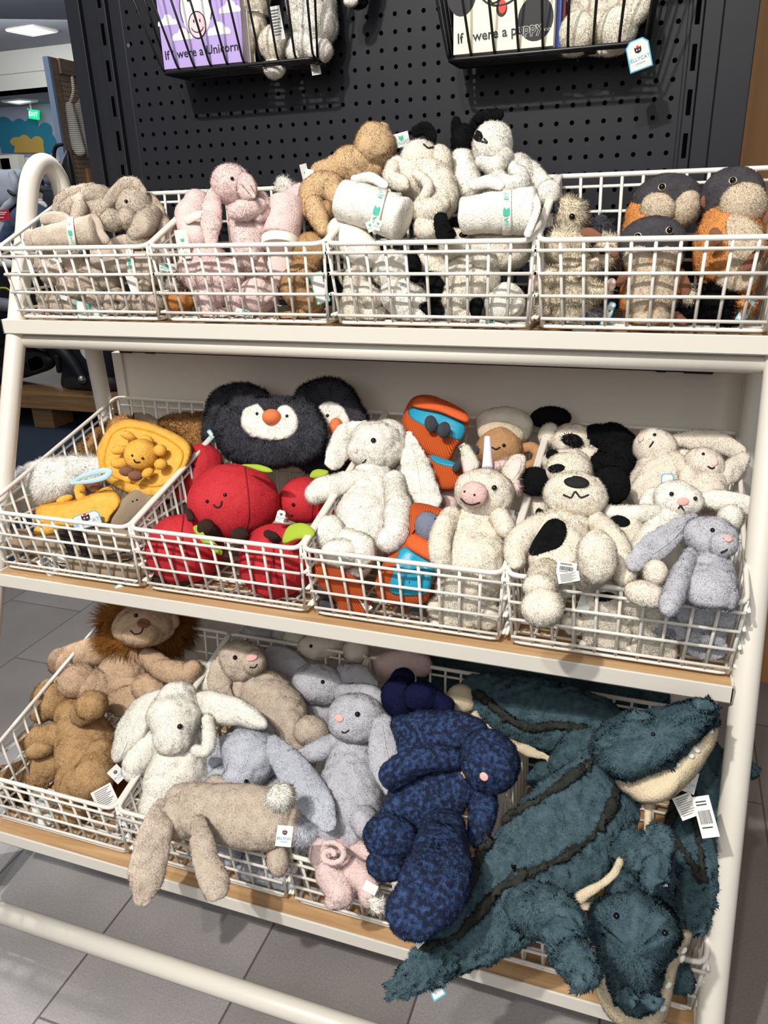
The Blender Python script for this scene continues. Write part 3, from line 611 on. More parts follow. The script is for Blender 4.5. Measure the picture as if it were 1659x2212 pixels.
t.tube('body', [(625, 440, 30), (650, 425, 28)]); t.ball('tail', 616, 406, 21, 20, m=WHITE, fz='shaggy', dy=-.01); t.card(660, 380, 16, 48, 12, dy=-.07, style='green', yaw=20); t.card(667, 385, 18, 36, -10, dy=-.07); t.done()
t = T_('rolled_blanket', 'pink plush blanket bundled behind the ear of the pink bunny', PINK, .09, fz='short')
t.tube('roll', [(425, 440, 30), (416, 470, 38), (428, 510, 32)]); t.tube('band', [(404, 476, 8, -.035), (420, 468, 8, -.04), (434, 462, 7, -.04)], m=M_satin, fz=None, flat=.2, lump=0); t.card(395, 528, 26, 60, 4, dy=-.05, style='green'); t.done()
t = T_('bunny_soother', 'pink bunny lying on its front behind the left of the front grid', PINK, .085)
b = t.tube('body', [(410, 590, 30, .01), (455, 598, 44), (500, 592, 34)]); t.ball('head', 450, 557, 42, 26); t.ball('paw', 405, 583, 22, 28, dy=-.01); t.ball('tail', 372, 615, 15, 15, m=WHITE, fz='shaggy'); t.tube('leg', [(470, 625, 26), (455, 650, 34), (440, 640, 22)]); t.tube('foot', [(450, 672, 24), (478, 686, 24)]); t.card(362, 577, 34, 16, -8, dy=-.045, style='green'); t.done()
t = T_('bunny_soother', 'pink bunny pressed against the middle of the front grid', PINK, .09)
t.ball('head', 553, 572, 30, 38, dy=-.005); t.tube('ear', [(535, 545, 10, -.02), (552, 560, 15, -.03), (570, 590, 10, -.03)], flat=.5); t.tube('body', [(520, 590, 26, .02), (560, 600, 30, .02)]); t.ball('foot', 508, 652, 20, 28, dy=.0); t.done()
t = T_('rolled_blanket', 'round end of a pink blanket roll at the bottom of the pink basket', PINK, .085, fz='short')
r = t.ball('roll', 560, 637, 43, 38, dep=.8); t.tube('fold', [(535, 640, 6, -.038), (560, 655, 7, -.04), (585, 640, 6, -.038)], flat=.7); t.card(528, 676, 38, 16, -12, dy=-.03, style='green'); t.done()
t = T_('rolled_blanket', 'pink blanket roll under the paper band, left of the brown puppy', PINK, .105, fz='short'); t.tube('roll', [(612, 555, 34), (606, 590, 36), (604, 615, 30)], cap=.3); t.done()
t = T_('bear_toy', 'ginger brown puppy toy crouching in the right corner of the pink basket', BROWN, .085)
h = t.ball('head', 672, 546, 40, 44); t.ball('ear', 634, 517, 16, 15, dy=.0); t.tube('body', [(655, 590, 34), (645, 622, 42), (672, 645, 34)]); t.tube('arm', [(662, 590, 14, -.03), (648, 605, 18, -.04), (635, 630, 16, -.045)]); t.ball('foot', 626, 687, 38, 15, dy=-.01); t.ball('foot', 656, 676, 16, 16, dy=-.01)
t.card(690, 622, 30, 66, 14, dy=-.05, style='plain', border=M_teal); t.done()
t = T_('bear_toy', 'ginger paw showing low down, left of the brown foot in the pink basket', BROWN, .09); t.ball('paw', 540, 692, 15, 11); t.ball('paw', 566, 690, 12, 9); t.done()
t = T_('bear_toy', 'small ginger ball-shaped toy on the floor of the pink basket at its left', plush('ginger_plush', (190, 132, 72), (176, 116, 58)), .085, fz='short'); t.ball('body', 388, 651, 34, 21); t.done()
# -- puppies basket
t = T_('puppy_toy', 'tan plush dog lying at the very back, its round head raised against the pegboard', TAN, .13)
t.tube('body', [(690, 372, 20), (725, 368, 32), (762, 358, 42), (800, 360, 30)]); t.tube('neck', [(785, 345, 34, -.01), (805, 325, 36, -.01)], into=0); h = t.ball('head', 810, 316, 46, 49, 20, dy=-.015); t.ball('ear', 828, 280, 13, 15, dy=-.02); t.card(867, 302, 34, 28, 12, dy=-.01, style='green'); t.done()
t = T_('puppy_toy', 'tan plush dog curled in an arch, left of the white roll with ribbon', TAN, .08)
t.tube('body', [(672, 450, 26), (680, 415, 32), (712, 400, 30), (725, 425, 22)]); t.tube('leg', [(680, 445, 22, -.02), (690, 475, 22, -.02), (697, 498, 14, -.02)]); t.ball('hollow', 706, 455, 16, 22, m=BROWN, dy=-.01); t.done()
t = T_('rolled_blanket', 'white plush blanket roll with cream ribbon, tilting right above the rim', WHITE, .025, fz='short')
r = t.tube('roll', [(742, 433, 42), (800, 450, 45), (868, 474, 46)], cap=.3); t.tube('fold', [(765, 388, 9, .01), (800, 384, 11, .0), (830, 400, 9, .0)], flat=.6); t.band(r, 'ribbon', (827, 412), (806, 500), 21, 46, M_satin); t.card(800, 489, 16, 22, 20, dy=-.06, style='green'); t.card(815, 486, 16, 22, -20, dy=-.062, style='green'); t.done()
t = T_('rolled_blanket', 'white plush blanket roll with cream ribbon, at the right end of the puppy basket', WHITE, .025, fz='short')
r = t.tube('roll', [(1002, 466, 38), (1070, 460, 43), (1150, 456, 50)], cap=.3); t.tube('fold', [(1150, 412, 6, -.015), (1160, 450, 8, -.045), (1140, 505, 8, -.045)], flat=.5); t.tube('fold', [(1025, 400, 12, .0), (1055, 393, 14, .0), (1080, 402, 10, .0)], flat=.6); t.band(r, 'ribbon', (1096, 413), (1096, 502), 19, 46, M_satin); t.done()
t = T_('puppy_toy', 'cream puppy soother heaped between the two white rolls, its black ear sticking up', CREAM, .085)
h = t.ball('head', 906, 345, 42, 38, dy=-.01); t.ball('cheek', 950, 350, 28, 34, dy=.0); t.tube('body', [(862, 372, 32, -.01), (905, 385, 46), (945, 400, 44), (948, 440, 36, -.02), (928, 450, 34, -.02)]); t.tube('arm', [(850, 360, 16, -.03), (845, 385, 18, -.04), (870, 398, 16, -.045)]); t.tube('fold', [(900, 375, 10, -.05), (925, 400, 12, -.055), (915, 425, 10, -.055)]); t.ball('foot', 925, 492, 32, 30, dy=-.03); t.tube('paw', [(905, 455, 20, -.04), (935, 455, 28, -.045), (955, 442, 18, -.04)])
t.tube('ear', [(898, 285, 11, .02), (918, 278, 13, .02), (932, 292, 12, .02), (930, 312, 10, .01)], m=BLACK, flat=.5); t.ball('ear', 885, 322, 14, 7, m=BLACK, dy=.02); t.smile(h, [(915, 312), (925, 320), (935, 318)]); t.done()
t = T_('puppy_toy', 'white puppy soother with black nose and eye patch, arms folded, highest of the pile', WHITE, .10)
b = t.tube('body', [(1075, 345, 30), (1090, 370, 42), (1115, 385, 44), (1120, 410, 36)]); h = t.ball('head', 1064, 314, 44, 48, -15, dy=-.02); t.tube('arm', [(1120, 345, 16, .01), (1155, 380, 22, .0), (1180, 412, 24, -.01)]); t.ball('paw', 1184, 416, 26, 27, dy=-.015); t.tube('arm', [(1095, 335, 16, -.04), (1068, 358, 18, -.06), (1040, 350, 13, -.06)]); t.tube('hand', [(1070, 380, 18, -.05), (1092, 400, 20, -.06), (1125, 395, 18, -.05)])
t.tube('arm', [(1110, 365, 16, -.04), (1128, 385, 16, -.05), (1120, 405, 14, -.05)]); t.ball('ear', 1056, 252, 34, 15, 5, m=BLACK, dy=.0, dep=.6); t.oval(h, 'nose', 1033, 294, 10, 13, BLACK, 25); t.smile(h, [(1040, 305), (1052, 308), (1046, 300)]); t.done()
t = T_('puppy_toy', 'white puppy soother with a black head and two upright black ears', WHITE, .125)
h = t.ball('head', 1002, 300, 28, 32, m=BLACK, dy=-.01); t.ball('ear', 986, 276, 12, 24, 5, m=BLACK, dep=.5, dy=-.01); t.ball('ear', 1026, 272, 12, 24, -15, m=BLACK, dep=.5, dy=-.01); t.tube('body', [(998, 345, 26), (1004, 375, 30), (1012, 405, 30)]); t.done()
t = T_('puppy_toy', 'cream puppy in the lower right of its basket, a black ear draped over the rim', CREAM, .075)
h = t.ball('head', 985, 530, 38, 34, dy=-.01); t.tube('body', [(1010, 545, 34, .02), (1050, 545, 44, .01), (1105, 535, 46, .02)]); t.tube('ear', [(952, 470, 14, -.065), (955, 492, 17, -.075), (963, 512, 17, -.075), (975, 505, 10, -.07)], m=BLACK, flat=.55); t.oval(h, 'eye_patch', 1000, 508, 9, 6, BLACK) ; t.tube('body', [(995, 590, 34), (1008, 620, 40), (1040, 600, 40)]); t.tube('leg', [(985, 640, 32, -.01), (990, 670, 34, -.01), (1010, 690, 28, -.01)]); t.ball('patch_leg', 1028, 656, 15, 32, m=BLACK, dy=-.025); t.ball('arm', 1045, 560, 32, 20, -15, dy=-.035); t.done()
t = T_('rolled_blanket', 'round end of a white roll low in the right corner of the puppy basket', WHITE, .08, fz='short')
r = t.ball('roll', 1090, 654, 44, 42, dep=.7); t.tube('spiral_edge', [(1090+k_*math.cos(a), 654+k_*math.sin(a)*.9, 6, -.034) for a, k_ in zip(np.linspace(0, 8, 14), np.linspace(32, 6, 14))], flat=.7); t.card(1060, 700, 50, 12, -10, dy=-.03, style='green'); t.done()
t = T_('puppy_toy', 'white puppy behind the grid left of centre, arms crossed', WHITE, .085)
h = t.ball('head', 848, 583, 44, 42); t.tube('body', [(860, 640, 38, .01), (888, 660, 44), (905, 680, 36)]); t.ball('arm', 905, 650, 22, 16, dy=-.03); t.ball('ear', 892, 575, 18, 34, 10, m=BLACK, dy=-.0); t.card(872, 618, 14, 30, 20, dy=-.05, style='green'); t.tube('ear', [(928, 600, 16, .0), (940, 620, 20, -.01), (935, 640, 14, -.01)], m=BLACK, flat=.7); t.done()
t = T_('puppy_toy', 'cream puppy with a black foot low in the middle of the puppy basket', CREAM, .10); t.ball('body', 950, 610, 34, 44, dy=.01); t.tube('foot', [(910, 655, 11, -.02), (930, 668, 15, -.02), (955, 668, 13, -.02)], m=BLACK); t.ball('body_top', 930, 565, 40, 28, dy=.02, into=0); t.done()
t = T_('puppy_toy', 'cream puppy at the left end, one black ear poking out through the grid', CREAM, .075)
t.tube('body', [(768, 600, 26), (770, 640, 36), (772, 680, 32)]); t.ball('ear', 777, 577, 19, 22, dy=-.01); t.ball('foot', 810, 680, 26, 26, dy=-.01); t.tube('arm', [(790, 630, 20, .0), (806, 645, 22, -.01)]); t.tube('ear', [(706, 578, 11, -.01), (714, 602, 15, -.02), (732, 628, 12, -.01)], m=BLACK, flat=.6); t.done()
t = T_('rolled_blanket', 'white plush roll sagging under the left ribbon roll', WHITE, .06, fz='short'); t.tube('roll', [(735, 500, 30), (762, 525, 40), (790, 545, 34)]); t.done()
# -- otter basket
def otter(label, Y, hx, hy, hr, hry, muz, eyes, body, belly, orange, ear, nose, fl, lines):
    t = T_('otter_toy', label, ORG, Y, lump=.012)
    b = t.tube('body', body, m=ORG, flat=.85); h = t.ball('head', hx, hy, hr, hry, m=OTD, dy=-.012, dep=.8, fz='short')
    if belly: t.patch(b, 'belly', belly, CREAM if 0 else plush('oat_plush', (214, 198, 174), (202, 184, 158)), fz='plush', off=.003)
    for m_ in muz: t.nub(h, 'muzzle', *m_, m=MATS['oat_plush'] if 'oat_plush' in MATS else CREAM, out=-.1, dep=.75, fz='plush', lump=.03)
    for e in eyes: t.nub(h, 'eye_ring', e[0], e[1], 8.5, 8.5, MATS['oat_plush'], out=.0, dep=.3); t.eye(len(t.parts)-1, e[0], e[1], 6.5)
    for e in ear: t.ball('ear', e[0], e[1], e[2], e[3], m=BRV, fz='short', dy=-.02, dep=.5)
    for f_ in fl: t.tube('flipper', f_, m=BRV, fz='short', flat=.45)
    for n_ in nose: t.oval(h, 'nose', n_[0], n_[1], n_[2], n_[3], CHAR, off=.012)
    t.done()
plush('oat_plush', (214, 198, 174), (202, 184, 158))
otter('otter toy with dark slate head and puffy cheeks, standing at the back middle', .135, 1441, 436, 73, 58, [(1420, 452, 38, 33), (1487, 450, 32, 36)], [(1430, 404)], [(1400, 470, 50), (1405, 520, 62), (1410, 580, 60), (1412, 640, 55)], [(1430, 480), (1475, 480), (1480, 560), (1440, 580), (1425, 530)], None, [(1377, 426, 9, 12)], [], [], None)
otter('otter toy in the right corner, looking right, its head above the back rim', .095, 1582, 424, 66, 60, [(1606, 446, 50, 48)], [(1583, 390)], [(1575, 460, 52), (1575, 520, 72), (1580, 570, 74), (1590, 600, 48)], [(1570, 475), (1610, 470), (1645, 500), (1650, 560), (1630, 610), (1590, 630), (1545, 610), (1575, 580)], None, [(1523, 435, 10, 13), (1655, 470, 6, 14)], [], [[(1542, 500, 10, -.07), (1549, 515, 13, -.075), (1540, 525, 10, -.07)], [(1640, 545, 10, -.075), (1620, 570, 13, -.08), (1605, 580, 8, -.08)]], None)
otter('otter toy in front, pressed to the grid with the rim across its eyes', .075, 1409, 528, 72, 58, [(1385, 562, 38, 30), (1436, 562, 38, 30)], [(1446, 498), (1378, 511)], [(1408, 585, 54), (1406, 630, 64), (1405, 665, 62), (1405, 680, 48)], [(1362, 578), (1410, 568), (1452, 578), (1460, 640), (1458, 680), (1410, 708), (1360, 690), (1354, 640)], None, [(1327, 548, 10, 9)], [(1412, 530, 17, 8)], [[(1470, 590, 10, -.02), (1480, 620, 12, -.03), (1480, 640, 8, -.03)], [(1460, 682, 10, -.05), (1475, 695, 10, -.05)], [(1338, 612, 8, -.02), (1345, 600, 10, -.03)]], None)
t = T_('possum_toy', 'straw-coloured possum toy at the back left of the otter basket, head only', POS, .12, fz='shaggy')
h = t.ball('head', 1227, 465, 44, 37, -15); t.tube('body', [(1215, 490, 36, .02), (1220, 530, 44, .02), (1225, 580, 44, .02)]); t.ball('ear', 1200, 452, 14, 16, m=CHAR, dy=-.02); t.ball('ear', 1238, 428, 12, 9, m=CHAR, dy=.01); t.eye(h, 1235, 468, 7); t.done()
t = T_('possum_toy', 'straw and grey possum toy in front, pink paws raised and head bowed', POS, .075, fz='shaggy')
b = t.tube('body', [(1225, 560, 34), (1235, 600, 48), (1238, 645, 58), (1240, 680, 46)]); t.ball('rump', 1258, 686, 50, 26, m=plush('mid_grey_plush', (112, 112, 114)), dy=-.01); h = t.ball('head', 1220, 534, 52, 40, dy=-.01); t.ball('cap', 1216, 510, 38, 16, m=CHAR, dy=-.02); t.tube('ear', [(1250, 515, 9, -.02), (1270, 505, 13, -.03), (1290, 512, 10, -.03)], m=BRV, flat=.5, fz=None); t.ball('ear', 1184, 512, 12, 16, m=CHAR, dy=-.02)
t.tube('arm', [(1250, 590, 12, -.05), (1268, 575, 14, -.055), (1284, 570, 12, -.055)]); t.ball('paw', 1287, 567, 8, 10, m=PKL, fz=None, dy=-.06); t.tube('arm', [(1262, 600, 13, -.045), (1280, 625, 15, -.05), (1306, 628, 13, -.055)]); t.ball('paw', 1321, 614, 10, 13, m=PKL, fz=None, dy=-.06); t.tube('arm', [(1192, 590, 14, -.02), (1180, 630, 16, -.03), (1176, 670, 14, -.03)]); t.ball('paw', 1159, 607, 8, 11, m=PKL, fz=None, dy=-.03)
t.card(1262, 712, 50, 10, -6, dy=-.03, style='plain'); t.card(1313, 680, 16, 56, -20, dy=-.03, style='swing', border=M_blue); t.done()
t = T_('possum_toy', 'possum toy with a bright black eye peering out between the front possum and otter', POS, .115, fz='shaggy')
h = t.ball('head', 1308, 548, 38, 38); t.tube('body', [(1290, 590, 34, .02), (1295, 640, 40, .02)], m=CHAR); t.pillow('ear', [(1290, 510), (1282, 480), (1300, 462), (1318, 478), (1322, 505)], .014, m=CHAR, dy=-.01); t.ball('nose', 1327, 545, 8, 8, m=BRV, fz=None, dy=-.04); t.eye(h, 1302, 543, 8); t.ball('cap', 1275, 520, 26, 16, m=CHAR, dy=-.02); t.done()
t = T_('possum_toy', 'black and brown toy lying on the basket floor behind the otters', BLACK, .10, fz='shaggy')
t.tube('body', [(1490, 665, 26), (1530, 655, 38), (1575, 665, 38)]); t.ball('patch', 1490, 640, 16, 18, m=POS, dy=-.02); t.ball('foot', 1605, 660, 28, 22, m=ORG, dy=-.01); t.card(1610, 670, 22, 50, -20, dy=-.04, style='swing', border=M_blue); t.done()

# ---------------------------------------------------------------- wall baskets with books and toys
def wall_basket(label, x0, x1, zb, yf=.20, inset=0, nv=9):
    t = thing('wall_wire_basket', label, 'basket', (x0, yf, zb), 'black wire baskets on the pegboard'); r = .0022; h = .17; dx = .022
    f = MB(); n = nv
    for i in range(n+1):
        x = x0+(x1-x0)*i/n; xt = x0-dx+(x1-x0+2*dx)*i/n
        f.tube(rounded([(xt, yf-.07, zb+h), (x, yf, zb), (x, WY-.02, zb)], .012, 4), r, 6)
    f.build('front_wires', M_bwire, t, smooth=True)
    s_ = MB()
    for x, xt in ((x0, x0-dx), (x1, x1+dx)):
        s_ = MB()
        for j in range(1, 5): y = yf+(WY-.02-yf)*j/4; s_.tube([(xt, y-.06*(1-j/4), zb+h), (x, y, zb)], r, 6)
        s_.build('side_wires', M_bwire, t, smooth=True)
    b = MB().tube(rounded([(x0, yf, zb-.002), (x0, WY-.02, zb-.002), (x1, WY-.02, zb-.002), (x1, yf, zb-.002)], .012, 4, True), r*1.4, 6, True)
    for j in range(1, 5): y = yf+(WY-.02-yf)*j/5; b.tube([(x0, y, zb-.003), (x1, y, zb-.003)], r, 6)
    b.build('base_wires', M_bwire, t, smooth=True)
    R_ = MB().tube(rounded([(x0-dx, yf-.072, zb+h), (x0-dx, WY-.01, zb+h), (x1+dx, WY-.01, zb+h), (x1+dx, yf-.072, zb+h)], .015, 4, True), r*1.6, 8, True)
    R_.build('rim', M_bwire, t, smooth=True)
    [MB().box(q, q+.02, WY-.012, WY-.001, zb+.02, zb+h).build('hook_plate', M_bwire, t) for q in (x0+.03, x1-.05)]
    return t
wall_basket('black wire wall basket holding the lilac unicorn books, left of the pegboard', .268, .562, 1.518)
wall_basket('black wire wall basket holding the puppy books, right of the pegboard', .796, 1.094, 1.497, nv=8)
M_page = mat('grey_board_pages', (206, 200, 188), .7)
BX = lambda x, y: float(atY(x, y, .203)[0])
def book(label, x0, x1, zb, y, h, cover, group, art=None, th=.018):
    t = thing('board_book', label, 'book', ((x0+x1)/2, y, zb), group)
    MB().box(x0, x1, y, y+.0012, zb, zb+h).box(x0, x1, y+th-.0012, y+th, zb, zb+h).box(x0, x0+.0012, y, y+th, zb, zb+h).build('cover', cover, t); MB().box(x0+.0012, x1-.002, y+.0012, y+th-.0012, zb+.001, zb+h-.001).build('pages', M_page, t)
    if art: art(t, x0, x1, zb, y)
    return t
def disc(cx, cz, rx, rz, y, mt, name, par, n=26, a0=0, a1=2*math.pi, lay=1):
    return MB().extrude([(cx+rx*math.cos(a), y-.0002*lay, cz+rz*math.sin(a)) for a in np.linspace(a0, a1, n+1)[:-1 if a1-a0 > 6.2 else None]], (0, -.00015, 0)).build(name, mt, par)
def stroke(pts, r, y, mt, name, par, lay=3):
    return MB().tube([(p[0], y-.0002*lay, p[1]) for p in pts], r, 6).build(name, mt, par)
M_lilac = mat('lilac_cover', (178, 158, 214), .35); M_cream_c = mat('cream_cover', (240, 234, 204), .35); M_cw = mat('white_print', (242, 240, 236), .4); M_pinkp = mat('pale_pink_print', (238, 200, 208), .4); M_bluec = mat('royal_blue_cover', (30, 66, 150), .35); M_redc = mat('dark_red_cover', (140, 40, 48), .35)
def uni(t, x0, x1, zb, y):
    for cx, cz, s_ in ((x0+.034, zb+.112, .014), (x0+.018, zb+.072, .012), (x0+.045, zb+.048, .013), (x1-.045, zb+.05, .014), (x1-.02, zb+.08, .013), (x1-.02, zb+.12, .012)):
        MB().extrude([(cx+s_*a_, y-.0003, cz+s_*b_) for a_, b_ in ((-1.6, -.45), (1.6, -.45), (1.65, -.1), (1.3, .25), (.95, .25), (.75, .7), (.2, .95), (-.3, .85), (-.65, .4), (-1.1, .35), (-1.55, .05))], (0, -.00015, 0)).build('cloud', M_cw, t)
    cx = x0+.078; disc(cx, zb+.088, .031, .042, y, M_cw, 'drawn_head', t, lay=2); stroke([(cx+.031*math.cos(a), zb+.088+.042*math.sin(a)) for a in np.linspace(-.5, math.pi+.5, 20)], .0009, y, M_ink, 'outline', t)
    disc(cx, zb+.062, .017, .020, y, M_pinkp, 'drawn_snout', t, lay=3); stroke([(cx+.017*math.cos(a), zb+.062+.020*math.sin(a)) for a in np.linspace(0, 6.28, 26)], .0009, y, M_ink, 'outline', t, 4)
    for sx in (-1, 1): disc(cx+sx*.013, zb+.100, .0027, .0027, y, M_ink, 'drawn_eye', t, lay=4); disc(cx+sx*.006, zb+.068, .0014, .0026, y, M_ink, 'drawn_nostril', t, lay=5)
    stroke([(cx+.012*math.cos(a), zb+.060+.009*math.sin(a)) for a in np.linspace(math.pi+.2, 2*math.pi-.2, 10)], .0008, y, M_ink, 'drawn_smile', t, 5)
    stroke([(cx-.018+.006*i, zb+.128+.004*(i % 2)) for i in range(7)], .0011, y, M_ink, 'drawn_fringe', t)
    text_mesh('If I were a Unicorn', ((x0+x1)/2-.002, y-.0003, zb+.022), (1, 0, .02), (0, 0, 1), .0195, M_ink, 'title', t, ext=.0003, bold=.012)
book('lilac picture book with a drawn unicorn face on its cover, in the left wall basket', BX(354, 148), BX(528, 128), 1.522, .203, .16, M_lilac, 'board books in the wall baskets', uni)
book('picture book directly behind the lilac unicorn book, only its edge showing', BX(354, 148)+.003, BX(528, 128)+.002, 1.522, .223, .16, M_cream_c, 'board books in the wall baskets')
def pup(t, x0, x1, zb, y):
    cx = x0+.078
    disc(x0+.014, zb+.085, .024, .034, y, M_ink, 'drawn_ear', t, lay=1); disc(x1-.028, zb+.038, .027, .03, y, M_ink, 'drawn_spot', t, lay=1)
    cx -= .004; zb -= .020; disc(cx, zb+.112, .014, .009, y, M_ink, 'drawn_nose', t, lay=3); stroke([(cx, zb+.104), (cx, zb+.085)], .0012, y, M_ink, 'outline', t)
    stroke([(cx-.018, zb+.092), (cx-.012, zb+.084), (cx-.004, zb+.085), (cx, zb+.09), (cx+.005, zb+.088), (cx+.012, zb+.094)], .0013, y, M_ink, 'drawn_mouth', t)
    stroke([(cx+.036*math.cos(a), zb+.112+.032*math.sin(a)) for a in np.linspace(math.pi+.1, 2*math.pi-.1, 18)], .0014, y, M_ink, 'outline', t); disc(cx+.003, zb+.076, .0085, .011, y, M_ink, 'outline', t, lay=3); disc(cx+.004, zb+.078, .006, .009, y, M_redp, 'drawn_tongue', t, lay=5)
    text_mesh('If I were a puppy...', ((x0+x1)/2+.001, y-.0003, zb+.044), (1, 0, .045), (0, 0, 1), .0195, M_cw, 'title', t, ext=.0004, bold=.04); text_mesh('If I were a puppy...', ((x0+x1)/2+.001, y-.0003, zb+.044), (1, 0, .045), (0, 0, 1), .0195, M_ink, 'title', t, ext=.0009, bold=.014)
book('cream picture book with a drawn puppy and red tongue in the right wall basket', BX(978, 118), BX(1195, 92), 1.502, .203, .17, M_cream_c, 'board books in the wall baskets', pup)
book('blue-covered picture book directly behind the cream puppy book', BX(978, 118)+.008, BX(1195, 92)+.007, 1.502, .223, .17, M_bluec, 'board books in the wall baskets', th=.014)
book('dark red picture book behind the blue one in the right wall basket', BX(978, 118)+.012, BX(1195, 92)+.011, 1.502, .239, .17, M_redc, 'board books in the wall baskets', th=.014)
def H_(*a, **k): return Toy(*a, **{**dict(py0=80, k=0.0), **k})
t = H_('bunny_toy', 'cream bunny toy right next to the unicorn book, one foot against the wires', CREAM, .250)
t.tube('body', [(545, -60, 40), (540, -10, 44), (535, 30, 44), (540, 50, 34)]); t.tube('leg', [(545, 60, 18, -.01), (530, 75, 24, -.012), (522, 92, 30, -.015)]); t.tube('arm', [(480, -20, 12, -.025), (476, 20, 15, -.025), (478, 45, 14, -.025)], m=plush('blush_plush', (232, 212, 210))); t.ball('foot', 590, 95, 32, 35, dy=-.005); t.card(598, 50, 24, 62, 8, dy=-.05, style='lines'); t.done()
t = H_('bunny_toy', 'white fluffy toy at the right end of the left wall basket', WHITE, .248)
t.tube('body', [(665, -60, 48), (672, 0, 54), (680, 50, 50)]); t.ball('foot', 664, 92, 34, 34, dy=-.008); t.ball('foot', 690, 108, 30, 26, dy=-.01); t.ball('foot', 640, 110, 24, 26, dy=-.01); t.card(682, 148, 20, 24, 8, dy=.0, style='lines'); t.done()
t = H_('bunny_toy', 'white round bunny tail poking out below the left wall basket', WHITE, .235); t.ball('tail', 593, 149, 24, 20, fz='plush'); t.tube('body', [(593, 135, 14, .01), (595, 120, 18, .02)]); t.done()
t = H_('puppy_toy', 'cream puppy toy sitting in the right wall basket with a hang tag', CREAM, .245)
t.tube('body', [(1310, -60, 80, .012), (1310, 0, 86, .012), (1300, 40, 70, .012)], flat=.4); t.ball('foot', 1247, 72, 40, 42, dy=-.016, dep=.7); t.ball('foot', 1333, 64, 42, 44, dy=-.016, dep=.7); t.ball('rump', 1238, 105, 32, 15, dy=-.01); t.ball('rump', 1322, 105, 34, 14, dy=-.01); t.tube('arm', [(1370, -20, 26, -.01), (1382, 10, 28, -.01), (1365, 40, 20, -.02)]); t.card(1380, 118, 48, 60, 16, dy=-.05, style='swing', border=M_blue); t.done()
t = H_('puppy_toy', 'black and white paw hanging in from the top edge between the wall baskets', BLACK, .25, py0=3); t.ball('paw', 772, 3, 24, 16); t.ball('paw_tip', 758, 2, 16, 11, m=WHITE, dy=-.02); t.tube('arm', [(775, -5, 18), (785, -60, 20)]); t.done()
# ================================================================ middle shelf
m1 = crop(0, 820, 3.95); m2 = crop(290, 800, 3.19); m3 = crop(640, 830, 3.072); m4 = crop(1080, 860, 2.865)
def M_(*a, **k): t = Toy(*a, **{**dict(py0=1180, k=.00075), **k}); t.TI = (-.163, .657, .26); return t
# -- yellow basket
FBR = plush('fox_brown_fur', (176, 134, 84), (150, 108, 64))
t = M_('sun_bag', 'golden plush bag with a smiling little sun sewn on its front', YEL, .02-.09, k=.0006, cat='bag', lump=.015, fz='short', flow=(0, 0, -.3))
b = t.pillow('bag', m1((830, 600), (900, 450), (1030, 345), (1200, 350), (1420, 420), (1600, 520), (1640, 640), (1560, 820), (1420, 960), (1330, 1010), (1150, 990), (950, 900), (850, 780)), .075, puff=.35)
t.line(b, 'piping', m1((900, 620), (960, 470), (1090, 410), (1300, 450), (1480, 540), (1560, 640), (1500, 790), (1380, 900), (1200, 900), (1000, 840), (900, 740), (895, 640)), 2.0, plush('amber_plush', (226, 158, 44)), out=.1, sub=4)
s_ = t.ball('sun_face', 304, 982, 35, 34, dy=-.055, dep=.8); 
for x, y, rx, ry, a in ((276, 941, 16, 9, -30), (318, 950, 14, 9, -30), (346, 973, 14, 13, 0), (347, 1003, 14, 12, 0), (319, 1022, 14, 10, 30), (259, 1001, 18, 12, -5), (258, 972, 17, 10, 5)): t.ball('sun_ray', x, y, rx, ry, a, dy=-.05)
for x, y in ((274, 1018), (293, 1028)): t.ball('foot', x, y, 16, 11, -8, dy=-.058, m=BRV, fz=None)
t.eye(s_, 286, 984, 2.6); t.eye(s_, 308, 990, 2.8); t.smile(s_, m1((1145, 685), (1160, 705), (1190, 703)), 1.1); t.done()
t = M_('fur_bag', 'brown furry bag showing left of the yellow sun bag, with a fine seam', FBR, .03, cat='bag', fz='shaggy'); b = t.pillow('bag', m1((595, 660), (690, 540), (860, 400), (1000, 320), (1100, 310), (1130, 400), (950, 520), (860, 700), (700, 760)), .05); t.line(b, 'seam', m1((730, 640), (800, 540), (850, 490)), 1, BRV); t.done()
t = M_('fur_bag', 'brown furry bag behind the right side of the yellow sun bag', FBR, .06, cat='bag', fz='shaggy'); t.pillow('bag', m1((1340, 370), (1450, 310), (1650, 290), (1800, 300), (1800, 500), (1720, 590), (1600, 560), (1450, 440)), .06); t.done()
t = M_('cord_toy', 'short piece of beige corduroy toy peeping over the sun bag', BECORD, .06, fz=None); t.tube('body', m1((1150, 315, 9), (1240, 335, 12), (1330, 370, 9))); t.line(0, 'stitching', m1((1140, 290), (1140, 335)), 1, M_smile); t.done()
t = M_('fluffy_bag', 'white long-haired fluffy bag with a pale blue ribbon loop', plush('snow_fur', (244, 242, 236), (236, 234, 228)), -.10, cat='bag', fz='long', flow=(-.6, -.2, -.5))
b = t.tube('bag', [(8, 1098, 24, .0), (35, 1078, 36, .0), (70, 1055, 46, -.0), (120, 1040, 50, .0), (165, 1022, 38, .01), (205, 1018, 30, .01)], flat=.8); 
t.tube('ribbon_loop', m1((600, 880, 3, -.06), (720, 820, 5, -.065), (860, 780, 6, -.065), (935, 785, 6, -.065), (900, 830, 6, -.065), (780, 865, 5, -.065), (610, 885, 3, -.06)), m=mat('pale_blue_satin', (186, 218, 226), .4), fz=None, flat=.35, lump=0); t.ball('foot', 190, 1048, 12, 13, m=BRV, fz=None, dy=-.0); t.ball('foot', 204, 1052, 13, 14, m=BRV, fz=None, dy=-.01); t.done()
